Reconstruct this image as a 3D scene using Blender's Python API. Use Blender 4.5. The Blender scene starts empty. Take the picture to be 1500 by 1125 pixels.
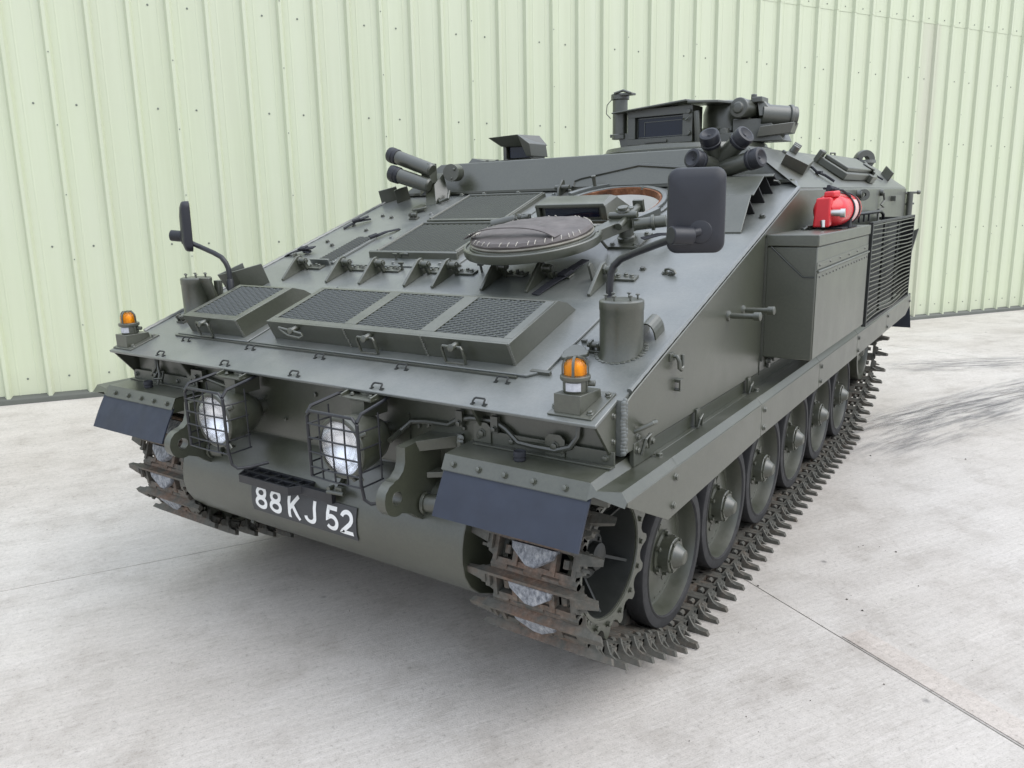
import bpy, math, random
from mathutils import Vector, Matrix, Euler
from mathutils.geometry import tessellate_polygon
random.seed(7)
SC = bpy.context.scene
COL = SC.collection
PI = math.pi
def V(*a): return Vector(a)

# ------------------------------------------------------------------ camera, sky, sun, exposure
cd = bpy.data.cameras.new('camera'); cam = bpy.data.objects.new('camera', cd); COL.objects.link(cam)
cd.sensor_width = 36.0; cd.lens = 27.05; cd.clip_start = 0.05; cd.clip_end = 800
yaw, pit, rol = 0.6064, -0.2303, -0.0266
fw = V(-math.sin(yaw)*math.cos(pit), math.cos(yaw)*math.cos(pit), math.sin(pit))
rt = V(math.cos(yaw), math.sin(yaw), 0); up = rt.cross(fw)
r2 = rt*math.cos(rol)+up*math.sin(rol); u2 = -rt*math.sin(rol)+up*math.cos(rol)
M = Matrix((r2, u2, -fw)).transposed().to_4x4(); M.translation = V(2.2992, -2.8028, 1.8037)
cam.matrix_world = M
SC.camera = cam

SUN_EL, SUN_AZ = math.radians(50), math.radians(75)     # azimuth: clockwise from +y
wd = bpy.data.worlds.new('World'); SC.world = wd; wd.use_nodes = True
nt = wd.node_tree; nt.nodes.clear()
sky = nt.nodes.new('ShaderNodeTexSky'); sky.sky_type = 'NISHITA'; sky.sun_disc = False
sky.sun_elevation = SUN_EL; sky.sun_rotation = SUN_AZ; sky.air_density = 1.0; sky.dust_density = 4.0; sky.ozone_density = 1.0
hs = nt.nodes.new('ShaderNodeHueSaturation'); hs.inputs['Saturation'].default_value = 0.38
bg = nt.nodes.new('ShaderNodeBackground'); bg.inputs['Strength'].default_value = 0.15
ow = nt.nodes.new('ShaderNodeOutputWorld')
cl = nt.nodes.new('ShaderNodeMix'); cl.data_type = 'RGBA'; cl.inputs[0].default_value = 0.80       # an even cloud deck over the clear sky
tcw = nt.nodes.new('ShaderNodeTexCoord'); sxw = nt.nodes.new('ShaderNodeSeparateXYZ'); nt.links.new(tcw.outputs['Generated'], sxw.inputs[0])
mrw = nt.nodes.new('ShaderNodeMapRange'); mrw.inputs['From Min'].default_value = 0; mrw.inputs['From Max'].default_value = 1   # overcast sky: brighter towards the zenith
mrw.inputs['To Min'].default_value = .62; mrw.inputs['To Max'].default_value = 1.42; nt.links.new(sxw.outputs[2], mrw.inputs['Value'])
vmw = nt.nodes.new('ShaderNodeVectorMath'); vmw.operation = 'SCALE'; vmw.inputs[0].default_value = (6.0, 6.6, 7.6); nt.links.new(mrw.outputs[0], vmw.inputs[3])
nt.links.new(vmw.outputs[0], cl.inputs[7])
nt.links.new(sky.outputs[0], hs.inputs['Color']); nt.links.new(hs.outputs[0], cl.inputs[6]); nt.links.new(cl.outputs[2], bg.inputs[0]); nt.links.new(bg.outputs[0], ow.inputs[0])
sd = bpy.data.lights.new('sun', 'SUN'); sd.energy = 1.15; sd.angle = math.radians(60); sd.color = (1.0, 0.97, 0.93)
so = bpy.data.objects.new('sun', sd); COL.objects.link(so)
sdir = V(math.sin(SUN_AZ)*math.cos(SUN_EL), math.cos(SUN_AZ)*math.cos(SUN_EL), math.sin(SUN_EL))
so.rotation_euler = sdir.to_track_quat('Z', 'Y').to_euler(); so.location = (6, -6, 12)
vs = SC.view_settings; vs.view_transform = 'Standard'; vs.look = 'None'; vs.gamma = 1.0; vs.exposure = 0.55; vs.use_curve_mapping = False

# ------------------------------------------------------------------ materials
def new_mat(name):
    m = bpy.data.materials.new(name); m.use_nodes = True
    n = m.node_tree.nodes; return m, m.node_tree, n['Principled BSDF']
def N(nt, t, **k):
    n = nt.nodes.new(t)
    for a, b in k.items():
        if a in n.inputs: n.inputs[a].default_value = b
        else: setattr(n, a, b)
    return n
def noise(nt, vec, scale, detail=4, rough=.55):
    n = N(nt, 'ShaderNodeTexNoise', Scale=scale, Detail=detail, Roughness=rough); nt.links.new(vec, n.inputs['Vector']); return n
def ramp(nt, fac, stops):
    r = nt.nodes.new('ShaderNodeValToRGB'); cr = r.color_ramp
    while len(cr.elements) < len(stops): cr.elements.new(0.5)
    for e, (p, c) in zip(cr.elements, stops): e.position = p; e.color = (*c, 1) if len(c) == 3 else c
    nt.links.new(fac, r.inputs[0]); return r
def mixc(nt, fac, a, b, mode='MIX'):
    m = nt.nodes.new('ShaderNodeMix'); m.data_type = 'RGBA'; m.blend_type = mode
    for i, x in ((0, fac), (6, a), (7, b)):
        if hasattr(x, 'is_linked'): nt.links.new(x, m.inputs[i])
        else: m.inputs[i].default_value = (*x, 1) if isinstance(x, tuple) and len(x) == 3 else x
    return m.outputs[2]
def bump(nt, p, h, strength=.2, dist=.002, prev=None):
    b = N(nt, 'ShaderNodeBump', Strength=strength, Distance=dist); nt.links.new(h, b.inputs['Height'])
    if prev: nt.links.new(prev, b.inputs['Normal'])
    nt.links.new(b.outputs[0], p.inputs['Normal']); return b.outputs[0]
def objvec(nt, scale=None):
    t = nt.nodes.new('ShaderNodeTexCoord')
    if not scale: return t.outputs['Object']
    m = nt.nodes.new('ShaderNodeMapping'); m.inputs['Scale'].default_value = scale
    nt.links.new(t.outputs['Object'], m.inputs[0]); return m.outputs[0]
def simple(name, col, rough=.5, metal=0, var=.12, scale=6, bscale=0, bst=.15, bdist=.001, spec=.5):
    m, nt, p = new_mat(name); v = objvec(nt)
    n = noise(nt, v, scale, 5)
    lo = tuple(c*(1-var) for c in col); hi = tuple(min(1, c*(1+var)) for c in col)
    r = ramp(nt, n.outputs[0], [(.3, lo), (.7, hi)])
    nt.links.new(r.outputs[0], p.inputs['Base Color'])
    n2 = noise(nt, v, scale*2.3, 3)
    rr = ramp(nt, n2.outputs[0], [(.3, (rough*.9,)*3), (.7, (min(1, rough*1.12),)*3)])
    nt.links.new(rr.outputs[0], p.inputs['Roughness'])
    p.inputs['Metallic'].default_value = metal; p.inputs['Specular IOR Level'].default_value = spec
    if bscale:
        b = noise(nt, v, bscale, 3); bump(nt, p, b.outputs[0], bst, bdist)
    return m
def paint(name, col, rough, bscale, bst, dust=.25, coat=(.25, .28)):
    """olive vehicle paint: mottled coat, thin dust lying on faces that look up, fine orange peel"""
    m, nt, p = new_mat(name); v = objvec(nt)
    n = noise(nt, v, 2.2, 6, .6); n2 = noise(nt, v, 95, 3, .7)
    base = ramp(nt, n.outputs[0], [(.3, tuple(c*.88 for c in col)), (.7, tuple(c*1.12 for c in col))]).outputs[0]
    fine = ramp(nt, n2.outputs[0], [(.35, (.86,)*3), (.65, (1.12,)*3)]).outputs[0]
    base = mixc(nt, 1.0, base, fine, 'MULTIPLY')
    geo = nt.nodes.new('ShaderNodeNewGeometry'); sx = nt.nodes.new('ShaderNodeSeparateXYZ'); nt.links.new(geo.outputs['Normal'], sx.inputs[0])
    n3 = noise(nt, v, 5, 7, .65)
    mu = N(nt, 'ShaderNodeMath', operation='MULTIPLY'); mu.use_clamp = True
    rz = ramp(nt, sx.outputs[2], [(.35, (0,)*3), (.95, (1,)*3)])
    rn = ramp(nt, n3.outputs[0], [(.35, (0,)*3), (.72, (dust,)*3)])
    nt.links.new(rz.outputs[0], mu.inputs[0]); nt.links.new(rn.outputs[0], mu.inputs[1])
    base = mixc(nt, mu.outputs[0], base, (.24, .235, .21))
    nt.links.new(base, p.inputs['Base Color'])
    rr = ramp(nt, n3.outputs[0], [(.3, (rough*.9,)*3), (.75, (min(1, rough*1.15),)*3)])
    nt.links.new(rr.outputs[0], p.inputs['Roughness'])
    p.inputs['Specular IOR Level'].default_value = 1.0; p.inputs['Coat Weight'].default_value = coat[0]; p.inputs['Coat Roughness'].default_value = coat[1]
    b = noise(nt, v, bscale, 4, .6); bump(nt, p, b.outputs[0], bst, .0015)
    return m
OL = (.041, .045, .029)
MAT = {}
MAT['olive'] = paint('olive_paint', OL, .38, 260, .10)
MAT['rough'] = paint('olive_gritty_sheen_paint', (.085, .094, .086), .42, 150, .45, .35, (.7, .34))  # gritty paint; its paler, bluer base also carries part of the sky sheen
MAT['olive_dark'] = paint('olive_paint_dark', (.036, .039, .027), .40, 200, .12, .15)
MAT['black'] = simple('black_plastic', (.013, .014, .019), .45, 0, .15, 8, 500, .08)
MAT['steelblack'] = simple('black_coated_steel', (.016, .017, .020), .38, 0, .2, 20)
MAT['flap'] = simple('rubber_mud_flap', (.019, .025, .041), .55, 0, .18, 9, 90, .12)
MAT['tyre'] = simple('tyre_rubber', (.024, .024, .025), .72, 0, .3, 14, 120, .25)
MAT['hub_dark'] = simple('dark_paint_and_shade', (.016, .018, .016), .5, 0, .2, 10)  # near black; also puts shade of sprocket hollow and staples into the colour
MAT['grit'] = simple('mud_crumbs', (.10, .09, .075), .9, 0, .4, 30)
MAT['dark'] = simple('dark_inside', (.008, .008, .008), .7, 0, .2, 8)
MAT['white'] = simple('white_interior_paint', (.74, .73, .69), .35, 0, .06, 5)
MAT['chrome'] = simple('lamp_reflector', (.96, .96, .96), .17, 1, .02, 6)
MAT['zinc'] = simple('bright_zinc', (.55, .55, .53), .35, 1, .1, 20)
MAT['strap'] = simple('webbing_strap', (.018, .019, .024), .8, 0, .2, 60, 700, .3)
MAT['letter'] = simple('white_lettering', (.80, .80, .78), .45, 0, .03, 30)
MAT['plate'] = simple('black_plate_paint', (.045, .047, .05), .5, 0, .1, 20)
MAT['red'] = simple('red_gloss', (.60, .022, .030), .24, 0, .08, 10)
MAT['label'] = simple('extinguisher_label', (.62, .42, .40), .4, 0, .15, 60)
MAT['canvas'] = simple('padded_leather', (.105, .092, .088), .62, 0, .25, 12, 40, .3, .003)
MAT['stitch'] = simple('stitching', (.50, .47, .41), .7)
MAT['rubber_seal'] = simple('old_rubber_seal', (.17, .16, .13), .6, 0, .25, 20)
MAT['flashing'] = simple('wall_base_flashing', (.085, .09, .075), .5, 0, .15, 3)
MAT['screw'] = simple('screw_head', (.16, .18, .15), .5, .2)
MAT['label_white'] = simple('lens_white', (.42, .43, .46), .25, 0, .15, 60)
def mk_rust():
    m, nt, p = new_mat('rusty_rim'); v = objvec(nt)
    n = noise(nt, v, 14, 6, .7)
    r = ramp(nt, n.outputs[0], [(.3, (.05, .022, .012)), (.5, (.20, .075, .03)), (.62, (.32, .16, .09)), (.75, (.10, .085, .07))])
    nt.links.new(r.outputs[0], p.inputs['Base Color']); p.inputs['Roughness'].default_value = .8
    bump(nt, p, n.outputs[0], .5, .003); return m
MAT['rust'] = mk_rust()
def mk_track():
    m, nt, p = new_mat('track_steel'); v = objvec(nt)
    oi = nt.nodes.new('ShaderNodeObjectInfo'); ad = N(nt, 'ShaderNodeVectorMath', operation='ADD')
    sc = N(nt, 'ShaderNodeVectorMath', operation='SCALE'); sc.inputs[3].default_value = 9
    cx = nt.nodes.new('ShaderNodeCombineXYZ')
    for i in range(3): nt.links.new(oi.outputs['Random'], cx.inputs[i])
    nt.links.new(cx.outputs[0], sc.inputs[0]); nt.links.new(v, ad.inputs[0]); nt.links.new(sc.outputs[0], ad.inputs[1])
    n = noise(nt, ad.outputs[0], 16, 7, .7); n2 = noise(nt, ad.outputs[0], 60, 4, .7)
    c = ramp(nt, n.outputs[0], [(.30, (.062, .064, .054)), (.50, (.098, .098, .084)), (.62, (.125, .108, .085)), (.76, (.20, .125, .08))])
    c2 = mixc(nt, .5, c.outputs[0], ramp(nt, n2.outputs[0], [(.3, (.055, .056, .048)), (.7, (.135, .133, .118))]).outputs[0])
    sx = nt.nodes.new('ShaderNodeSeparateXYZ'); nt.links.new(v, sx.inputs[0])
    ab_ = N(nt, 'ShaderNodeMath', operation='ABSOLUTE'); nt.links.new(sx.outputs[0], ab_.inputs[0])
    rm = ramp(nt, ab_.outputs[0], [(.07, (.75,)*3), (.17, (.08,)*3)])
    rz = ramp(nt, sx.outputs[2], [(.0, (.2,)*3), (.03, (1,)*3)])
    rn = ramp(nt, n.outputs[0], [(.36, (0,)*3), (.60, (1,)*3)])
    m1 = N(nt, 'ShaderNodeMath', operation='MULTIPLY'); nt.links.new(rm.outputs[0], m1.inputs[0]); nt.links.new(rn.outputs[0], m1.inputs[1])
    m2 = N(nt, 'ShaderNodeMath', operation='MULTIPLY'); nt.links.new(m1.outputs[0], m2.inputs[0]); nt.links.new(rz.outputs[0], m2.inputs[1])
    rc = ramp(nt, n2.outputs[0], [(.3, (.075, .045, .03)), (.55, (.18, .105, .07)), (.75, (.26, .19, .14))])
    c2 = mixc(nt, m2.outputs[0], c2, rc.outputs[0])
    nt.links.new(c2, p.inputs['Base Color']); p.inputs['Roughness'].default_value = .66; p.inputs['Metallic'].default_value = .15
    bump(nt, p, n2.outputs[0], .35, .003); return m
MAT['track'] = mk_track()
def mk_pad():
    m, nt, p = new_mat('worn_track_pad'); v = objvec(nt, (70, 40, 60))
    oi = nt.nodes.new('ShaderNodeObjectInfo'); ad = N(nt, 'ShaderNodeVectorMath', operation='ADD')
    cx = nt.nodes.new('ShaderNodeCombineXYZ')
    mm = N(nt, 'ShaderNodeMath', operation='MULTIPLY'); mm.inputs[1].default_value = 40
    nt.links.new(oi.outputs['Random'], mm.inputs[0])
    for i in range(3): nt.links.new(mm.outputs[0], cx.inputs[i])
    nt.links.new(v, ad.inputs[0]); nt.links.new(cx.outputs[0], ad.inputs[1])
    n = noise(nt, ad.outputs[0], 1.0, 6, .75)
    c = ramp(nt, n.outputs[0], [(.32, (.05, .055, .065)), (.45, (.16, .17, .19)), (.58, (.30, .31, .325)), (.72, (.46, .46, .455))])
    nt.links.new(c.outputs[0], p.inputs['Base Color']); p.inputs['Roughness'].default_value = .6
    bump(nt, p, n.outputs[0], .3, .002); return m
MAT['pad'] = mk_pad()
def mk_glass(name, col, rough=.02, ior=1.45, flute=0):
    m, nt, p = new_mat(name)
    p.inputs['Base Color'].default_value = (*col, 1); p.inputs['Roughness'].default_value = rough
    p.inputs['Transmission Weight'].default_value = 1.0; p.inputs['IOR'].default_value = ior
    if flute:
        v = objvec(nt, (flute, 1, flute*.12)); w = N(nt, 'ShaderNodeTexWave', Scale=1.0, Distortion=.25, Detail=0); nt.links.new(v, w.inputs[0])
        bump(nt, p, w.outputs[0], .12, .0015)
    return m
MAT['lens'] = mk_glass('headlamp_glass', (.97, .98, 1.0), .06, 1.45, 60)
MAT['amber'] = mk_glass('amber_plastic', (1.0, .50, .03), .10, 1.35, 90)
MAT['ambercore'] = simple('amber_reflector', (.80, .50, .10), .25, 0, .1, 20)
def mk_scope():
    m, nt, p = new_mat('periscope_glass')
    p.inputs['Base Color'].default_value = (.006, .010, .022, 1); p.inputs['Roughness'].default_value = .06
    p.inputs['Specular IOR Level'].default_value = .45; return m
MAT['scope'] = mk_scope()
def mk_mirror():
    m, nt, p = new_mat('mirror_glass'); p.inputs['Base Color'].default_value = (.85, .87, .88, 1)
    p.inputs['Metallic'].default_value = 1; p.inputs['Roughness'].default_value = .02; return m
MAT['mirror'] = mk_mirror()
def mk_wall():
    m, nt, p = new_mat('pale_green_cladding')
    t = nt.nodes.new('ShaderNodeTexCoord'); v = t.outputs['Object']
    oi = nt.nodes.new('ShaderNodeObjectInfo')
    mp = nt.nodes.new('ShaderNodeMapping'); mp.inputs['Scale'].default_value = (7, 7, .22); nt.links.new(v, mp.inputs[0])
    ad = N(nt, 'ShaderNodeVectorMath', operation='ADD'); cx = nt.nodes.new('ShaderNodeCombineXYZ')
    mm = N(nt, 'ShaderNodeMath', operation='MULTIPLY'); mm.inputs[1].default_value = 30
    nt.links.new(oi.outputs['Random'], mm.inputs[0]); nt.links.new(mm.outputs[0], cx.inputs[0]); nt.links.new(mm.outputs[0], cx.inputs[1])
    nt.links.new(mp.outputs[0], ad.inputs[0]); nt.links.new(cx.outputs[0], ad.inputs[1])
    st = noise(nt, ad.outputs[0], 1.0, 5, .6)                   # vertical rain streaks
    pa = noise(nt, v, .7, 4, .6)
    c = ramp(nt, st.outputs[0], [(.30, (.510, .552, .395)), (.5, (.540, .583, .425)), (.72, (.562, .602, .452))]).outputs[0]
    c = mixc(nt, ramp(nt, pa.outputs[0], [(.45, (0,)*3), (.75, (.35,)*3)]).outputs[0], c, (.52, .53, .43))
    sx = nt.nodes.new('ShaderNodeSeparateXYZ'); nt.links.new(v, sx.inputs[0])   # splash dirt near the ground
    dr = ramp(nt, sx.outputs[2], [(.0, (.45,)*3), (.35, (.0,)*3)])
    mu = N(nt, 'ShaderNodeMath', operation='MULTIPLY'); nt.links.new(dr.outputs[0], mu.inputs[0]); nt.links.new(st.outputs[0], mu.inputs[1])
    c = mixc(nt, mu.outputs[0], c, (.30, .31, .23))
    nt.links.new(c, p.inputs['Base Color']); p.inputs['Roughness'].default_value = .46
    pb = noise(nt, v, 1.6, 2); bump(nt, p, pb.outputs[0], .12, .02); return m
MAT['wall'] = mk_wall()
def mk_wall_dirty():
    m = mk_wall(); m.name = 'weathered_cladding'; nt = m.node_tree; p = nt.nodes['Principled BSDF']
    src = p.inputs['Base Color'].links[0].from_socket; v = objvec(nt, (9, 9, .35)); n = noise(nt, v, 1.0, 5, .65)
    sx = nt.nodes.new('ShaderNodeSeparateXYZ'); nt.links.new(objvec(nt), sx.inputs[0])
    lo_ = ramp(nt, sx.outputs[0], [(.50, (0,)*3), (.60, (1,)*3), (.90, (1,)*3), (.98, (0,)*3)])
    mu = N(nt, 'ShaderNodeMath', operation='MULTIPLY'); nt.links.new(ramp(nt, n.outputs[0], [(.3, (.25,)*3), (.7, (.75,)*3)]).outputs[0], mu.inputs[0]); nt.links.new(lo_.outputs[0], mu.inputs[1])
    nt.links.new(mixc(nt, mu.outputs[0], src, (.47, .46, .37)), p.inputs['Base Color']); return m
MAT['wall_dirty'] = mk_wall_dirty()
WU = V(.5054, .8628, 0).normalized(); WN = V(.8628, -.5054, 0).normalized()
def mk_concrete(name='brushed_concrete', tint=(1, 1, 1)):
    m, nt, p = new_mat(name)
    t = nt.nodes.new('ShaderNodeTexCoord')
    ro = nt.nodes.new('ShaderNodeMapping'); ro.inputs['Rotation'].default_value = (0, 0, -math.atan2(WU.y, WU.x)); nt.links.new(t.outputs['Object'], ro.inputs[0])
    v = ro.outputs[0]                                            # x runs along the wall (brush direction), y away from it
    def stretch(s):
        q = nt.nodes.new('ShaderNodeMapping'); q.inputs['Scale'].default_value = s; nt.links.new(v, q.inputs[0]); return q.outputs[0]
    big = noise(nt, v, .5, 7, .6); mid = noise(nt, v, 3.2, 7, .7); gr = noise(nt, v, 160, 3, .7); gr2 = noise(nt, v, 45, 4, .7)
    br = noise(nt, stretch((4.5, 62, 1)), 1.0, 8, .78); br2 = noise(nt, stretch((.35, 5, 1)), 1.0, 6, .6)
    c = ramp(nt, big.outputs[0], [(.30, (.445, .410, .370)), (.50, (.510, .476, .438)), (.70, (.555, .525, .490))]).outputs[0]
    c = mixc(nt, 1.0, c, ramp(nt, mid.outputs[0], [(.30, (.80, .785, .77)), (.50, (1.0,)*3), (.75, (1.06,)*3)]).outputs[0], 'MULTIPLY')
    c = mixc(nt, 1.0, c, ramp(nt, br.outputs[0], [(.30, (.79, .78, .77)), (.43, (.95, .95, .94)), (.55, (1.0,)*3), (.66, (1.06,)*3), (.76, (1.14,)*3)]).outputs[0], 'MULTIPLY')
    c = mixc(nt, 1.0, c, ramp(nt, br2.outputs[0], [(.32, (.94, .935, .93)), (.62, (1.03,)*3)]).outputs[0], 'MULTIPLY')
    c = mixc(nt, 1.0, c, ramp(nt, gr.outputs[0], [(.30, (.70, .69, .68)), (.46, (1.0,)*3), (.62, (1.0,)*3), (.74, (1.20,)*3)]).outputs[0], 'MULTIPLY')
    c = mixc(nt, 1.0, c, ramp(nt, gr2.outputs[0], [(.28, (.66, .65, .64)), (.40, (.95, .95, .95)), (.52, (1.0,)*3), (.68, (1.07,)*3)]).outputs[0], 'MULTIPLY')
    vo = N(nt, 'ShaderNodeTexVoronoi', Scale=2.6); nt.links.new(v, vo.inputs['Vector'])    # small oil and dirt specks
    vr = ramp(nt, vo.outputs['Distance'], [(.015, (.8,)*3), (.05, (0,)*3)])
    c = mixc(nt, vr.outputs[0], c, (.20, .19, .18))
    c = mixc(nt, 1.0, c, tint, 'MULTIPLY')
    nt.links.new(c, p.inputs['Base Color'])
    p.inputs['Roughness'].default_value = .78; p.inputs['Specular IOR Level'].default_value = .35
    b1 = bump(nt, p, br.outputs[0], .45, .006); bump(nt, p, gr.outputs[0], .35, .003, b1)
    return m
MAT['concrete'] = mk_concrete()
MAT['concrete2'] = mk_concrete('repaired_joint_concrete', (1.0, .965, .945))
MAT['scrape'] = None
def mk_scrape():
    """dark rubber scuffs left by turning tracks; broken up by stretched noise, transparent elsewhere"""
    m, nt, p = new_mat('track_scuff_rubber'); t = nt.nodes.new('ShaderNodeTexCoord')
    mp = nt.nodes.new('ShaderNodeMapping'); mp.inputs['Scale'].default_value = (5, 9, 1); nt.links.new(t.outputs['UV'], mp.inputs[0])
    n = noise(nt, mp.outputs[0], 1.4, 7, .72)
    sx = nt.nodes.new('ShaderNodeSeparateXYZ'); nt.links.new(t.outputs['UV'], sx.inputs[0])
    def edge(o):
        e = ramp(nt, o, [(0, (0,)*3), (.25, (1,)*3), (.75, (1,)*3), (1, (0,)*3)]); return e.outputs[0]
    mu = N(nt, 'ShaderNodeMath', operation='MULTIPLY'); nt.links.new(edge(sx.outputs[0]), mu.inputs[0]); nt.links.new(edge(sx.outputs[1]), mu.inputs[1])
    rn = ramp(nt, n.outputs[0], [(.44, (0,)*3), (.62, (.48,)*3)])
    m2 = N(nt, 'ShaderNodeMath', operation='MULTIPLY'); nt.links.new(mu.outputs[0], m2.inputs[0]); nt.links.new(rn.outputs[0], m2.inputs[1])
    nt.links.new(m2.outputs[0], p.inputs['Alpha'])
    p.inputs['Base Color'].default_value = (.105, .11, .125, 1); p.inputs['Roughness'].default_value = .7; return m
MAT['scrape'] = mk_scrape()

# ------------------------------------------------------------------ mesh helpers
class MB:
    def __init__(s): s.v = []; s.f = []; s.m = []; s.cuts = [(0, 0)]
    def cut(s):
        """what follows becomes an object of its own"""
        if s.cuts[-1] != (len(s.v), len(s.f)): s.cuts.append((len(s.v), len(s.f)))
        return s
    def pieces(s):
        c = [q for q in s.cuts if q[0] < len(s.v)]+[(len(s.v), len(s.f))]; r = []
        for (a, b), (d, e) in zip(c[:-1], c[1:]):
            m = MB(); m.v = s.v[a:d]; m.f = [tuple(i-a for i in f) for f in s.f[b:e]]; m.m = s.m[b:e]; r.append(m)
        return r
    def add(s, vs, fs, mat=0):
        o = len(s.v); s.v += [tuple(q) for q in vs]; s.f += [tuple(i+o for i in f) for f in fs]; s.m += [mat]*len(fs); return s
    def box(s, c, d, rot=None, mat=0):
        x, y, z = (q/2 for q in d); R = rot or Matrix.Identity(3); c = Vector(c)
        vs = [c+R@V(sx*x, sy*y, sz*z) for sx in (-1, 1) for sy in (-1, 1) for sz in (-1, 1)]
        return s.add(vs, [(0, 1, 3, 2), (4, 6, 7, 5), (0, 4, 5, 1), (2, 3, 7, 6), (0, 2, 6, 4), (1, 5, 7, 3)], mat)
    def span(s, a, b, mat=0):
        return s.box([(p+q)/2 for p, q in zip(a, b)], [abs(q-p) for p, q in zip(a, b)], None, mat)
    def hexa(s, bot, top, mat=0):
        return s.add(list(bot)+list(top), [(3, 2, 1, 0), (4, 5, 6, 7)]+[(i, (i+1) % 4, (i+1) % 4+4, i+4) for i in range(4)], mat)
    def prism(s, pts, fn, a, b, mat=0):
        n = len(pts); vs = [fn(u, v, a) for u, v in pts]+[fn(u, v, b) for u, v in pts]
        return s.add(vs, [tuple(range(n-1, -1, -1)), tuple(range(n, 2*n))]+[(i, (i+1) % n, (i+1) % n+n, i+n) for i in range(n)], mat)
    def yz(s, pts, x0, x1, mat=0): return s.prism(pts, lambda u, v, w: (w, u, v), x0, x1, mat)
    def xz(s, pts, y0, y1, mat=0): return s.prism(pts, lambda u, v, w: (u, w, v), y0, y1, mat)
    def xy(s, pts, z0, z1, mat=0): return s.prism(pts, lambda u, v, w: (u, v, w), z0, z1, mat)
    def lathe(s, prof, o, ax, n=20, mat=0, close=False, cap=(1, 1)):
        o = Vector(o); ax = Vector(ax).normalized(); q = ax.to_track_quat('Z', 'X'); a = q@V(1, 0, 0); b = q@V(0, 1, 0)
        vs = []; fs = []; k = len(prof)
        for r, h in prof:
            for i in range(n):
                t = 2*PI*i/n; vs.append(o+ax*h+a*(r*math.cos(t))+b*(r*math.sin(t)))
        for j in range(k if close else k-1):
            j2 = (j+1) % k
            for i in range(n): fs.append((j*n+i, j*n+(i+1) % n, j2*n+(i+1) % n, j2*n+i))
        if not close:
            if cap[0] and prof[0][0] > 1e-6: fs.append(tuple(range(n-1, -1, -1)))
            if cap[1] and prof[-1][0] > 1e-6: fs.append(tuple((k-1)*n+i for i in range(n)))
        return s.add(vs, fs, mat)
    def cyl(s, p0, p1, r, r1=None, n=14, mat=0):
        p0 = Vector(p0); p1 = Vector(p1); L = (p1-p0).length
        return s.lathe([(r, 0), (r if r1 is None else r1, L)], p0, p1-p0, n, mat)
    def tube(s, path, r, n=8, mat=0, closed=False):
        P = [Vector(p) for p in path]; k = len(P); vs = []; fs = []; pa = None
        for i, p in enumerate(P):
            if closed: t = (P[(i+1) % k]-P[i-1])
            else: t = (P[min(i+1, k-1)]-P[max(i-1, 0)])
            t.normalize()
            if pa is None:
                pa = t.cross(V(0, 0, 1))
                if pa.length < .1: pa = t.cross(V(1, 0, 0))
            pa = (pa-t*pa.dot(t)).normalized(); pb = t.cross(pa)
            for j in range(n):
                a = 2*PI*j/n; vs.append(p+pa*(r*math.cos(a))+pb*(r*math.sin(a)))
        for i in range(k if closed else k-1):
            i2 = (i+1) % k
            for j in range(n): fs.append((i*n+j, i*n+(j+1) % n, i2*n+(j+1) % n, i2*n+j))
        if not closed: fs += [tuple(range(n-1, -1, -1)), tuple((k-1)*n+j for j in range(n))]
        return s.add(vs, fs, mat)
    def ribbon(s, path, width, thick, side, mat=0):
        P = [Vector(p) for p in path]; sd = Vector(side).normalized(); vs = []; fs = []
        for i, p in enumerate(P):
            t = (P[min(i+1, len(P)-1)]-P[max(i-1, 0)]).normalized(); nn = t.cross(sd).normalized()
            for a, b in ((-1, -1), (1, -1), (1, 1), (-1, 1)): vs.append(p+sd*(a*width/2)+nn*(b*thick/2))
        for i in range(len(P)-1):
            for j in range(4): fs.append((i*4+j, i*4+(j+1) % 4, i*4+4+(j+1) % 4, i*4+4+j))
        e = (len(P)-1)*4; fs += [(3, 2, 1, 0), (e, e+1, e+2, e+3)]
        return s.add(vs, fs, mat)
    def bolt(s, p, ax, r=.009, h=.008, mat=0):
        ax = Vector(ax).normalized(); p = Vector(p)
        return s.lathe([(r*1.35, -.001), (r*1.35, h*.25), (r, h*.25), (r, h), (r*.6, h*1.15)], p, ax, 6, mat)
    def mesh(s, name, mats, ang=38):
        me = bpy.data.meshes.new(name); me.from_pydata(s.v, [], s.f)
        for k in (mats if isinstance(mats, (list, tuple)) else [mats]): me.materials.append(MAT[k])
        me.polygons.foreach_set('material_index', s.m)
        me.polygons.foreach_set('use_smooth', [True]*len(s.f))
        me.update(); me.set_sharp_from_angle(angle=math.radians(ang)); return me
WM = {}
def link(o, parent=None, world=None):
    """place an object by its world matrix, keep it there when parented"""
    COL.objects.link(o); w = world or Matrix.Identity(4)
    if parent:
        o.parent = parent; o.matrix_parent_inverse = WM[parent.name].inverted()
    o.matrix_basis = w; WM[o.name] = w; return o
def part(name, mb, mats, parent, bevel=.004, world=None, kind=None, label=None, seg=2):
    if isinstance(mb, MB) and len(mb.cuts) > 1:
        return [part(name, q, mats, parent, bevel, world, kind, label, seg) for q in mb.pieces()][0]
    me = mb if isinstance(mb, bpy.types.Mesh) else mb.mesh(name, mats)
    o = bpy.data.objects.new(name, me)
    if bevel:
        b = o.modifiers.new('edge', 'BEVEL'); b.width = bevel; b.segments = seg; b.limit_method = 'ANGLE'; b.angle_limit = math.radians(40)
    if kind: o['kind'] = kind
    if label: o['label'] = label
    return link(o, parent, world)
def thing(name, label, cat, loc):
    o = bpy.data.objects.new(name, None); o.empty_display_size = .3
    o['label'] = label; o['category'] = cat
    return link(o, None, Matrix.Translation(loc))
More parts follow.
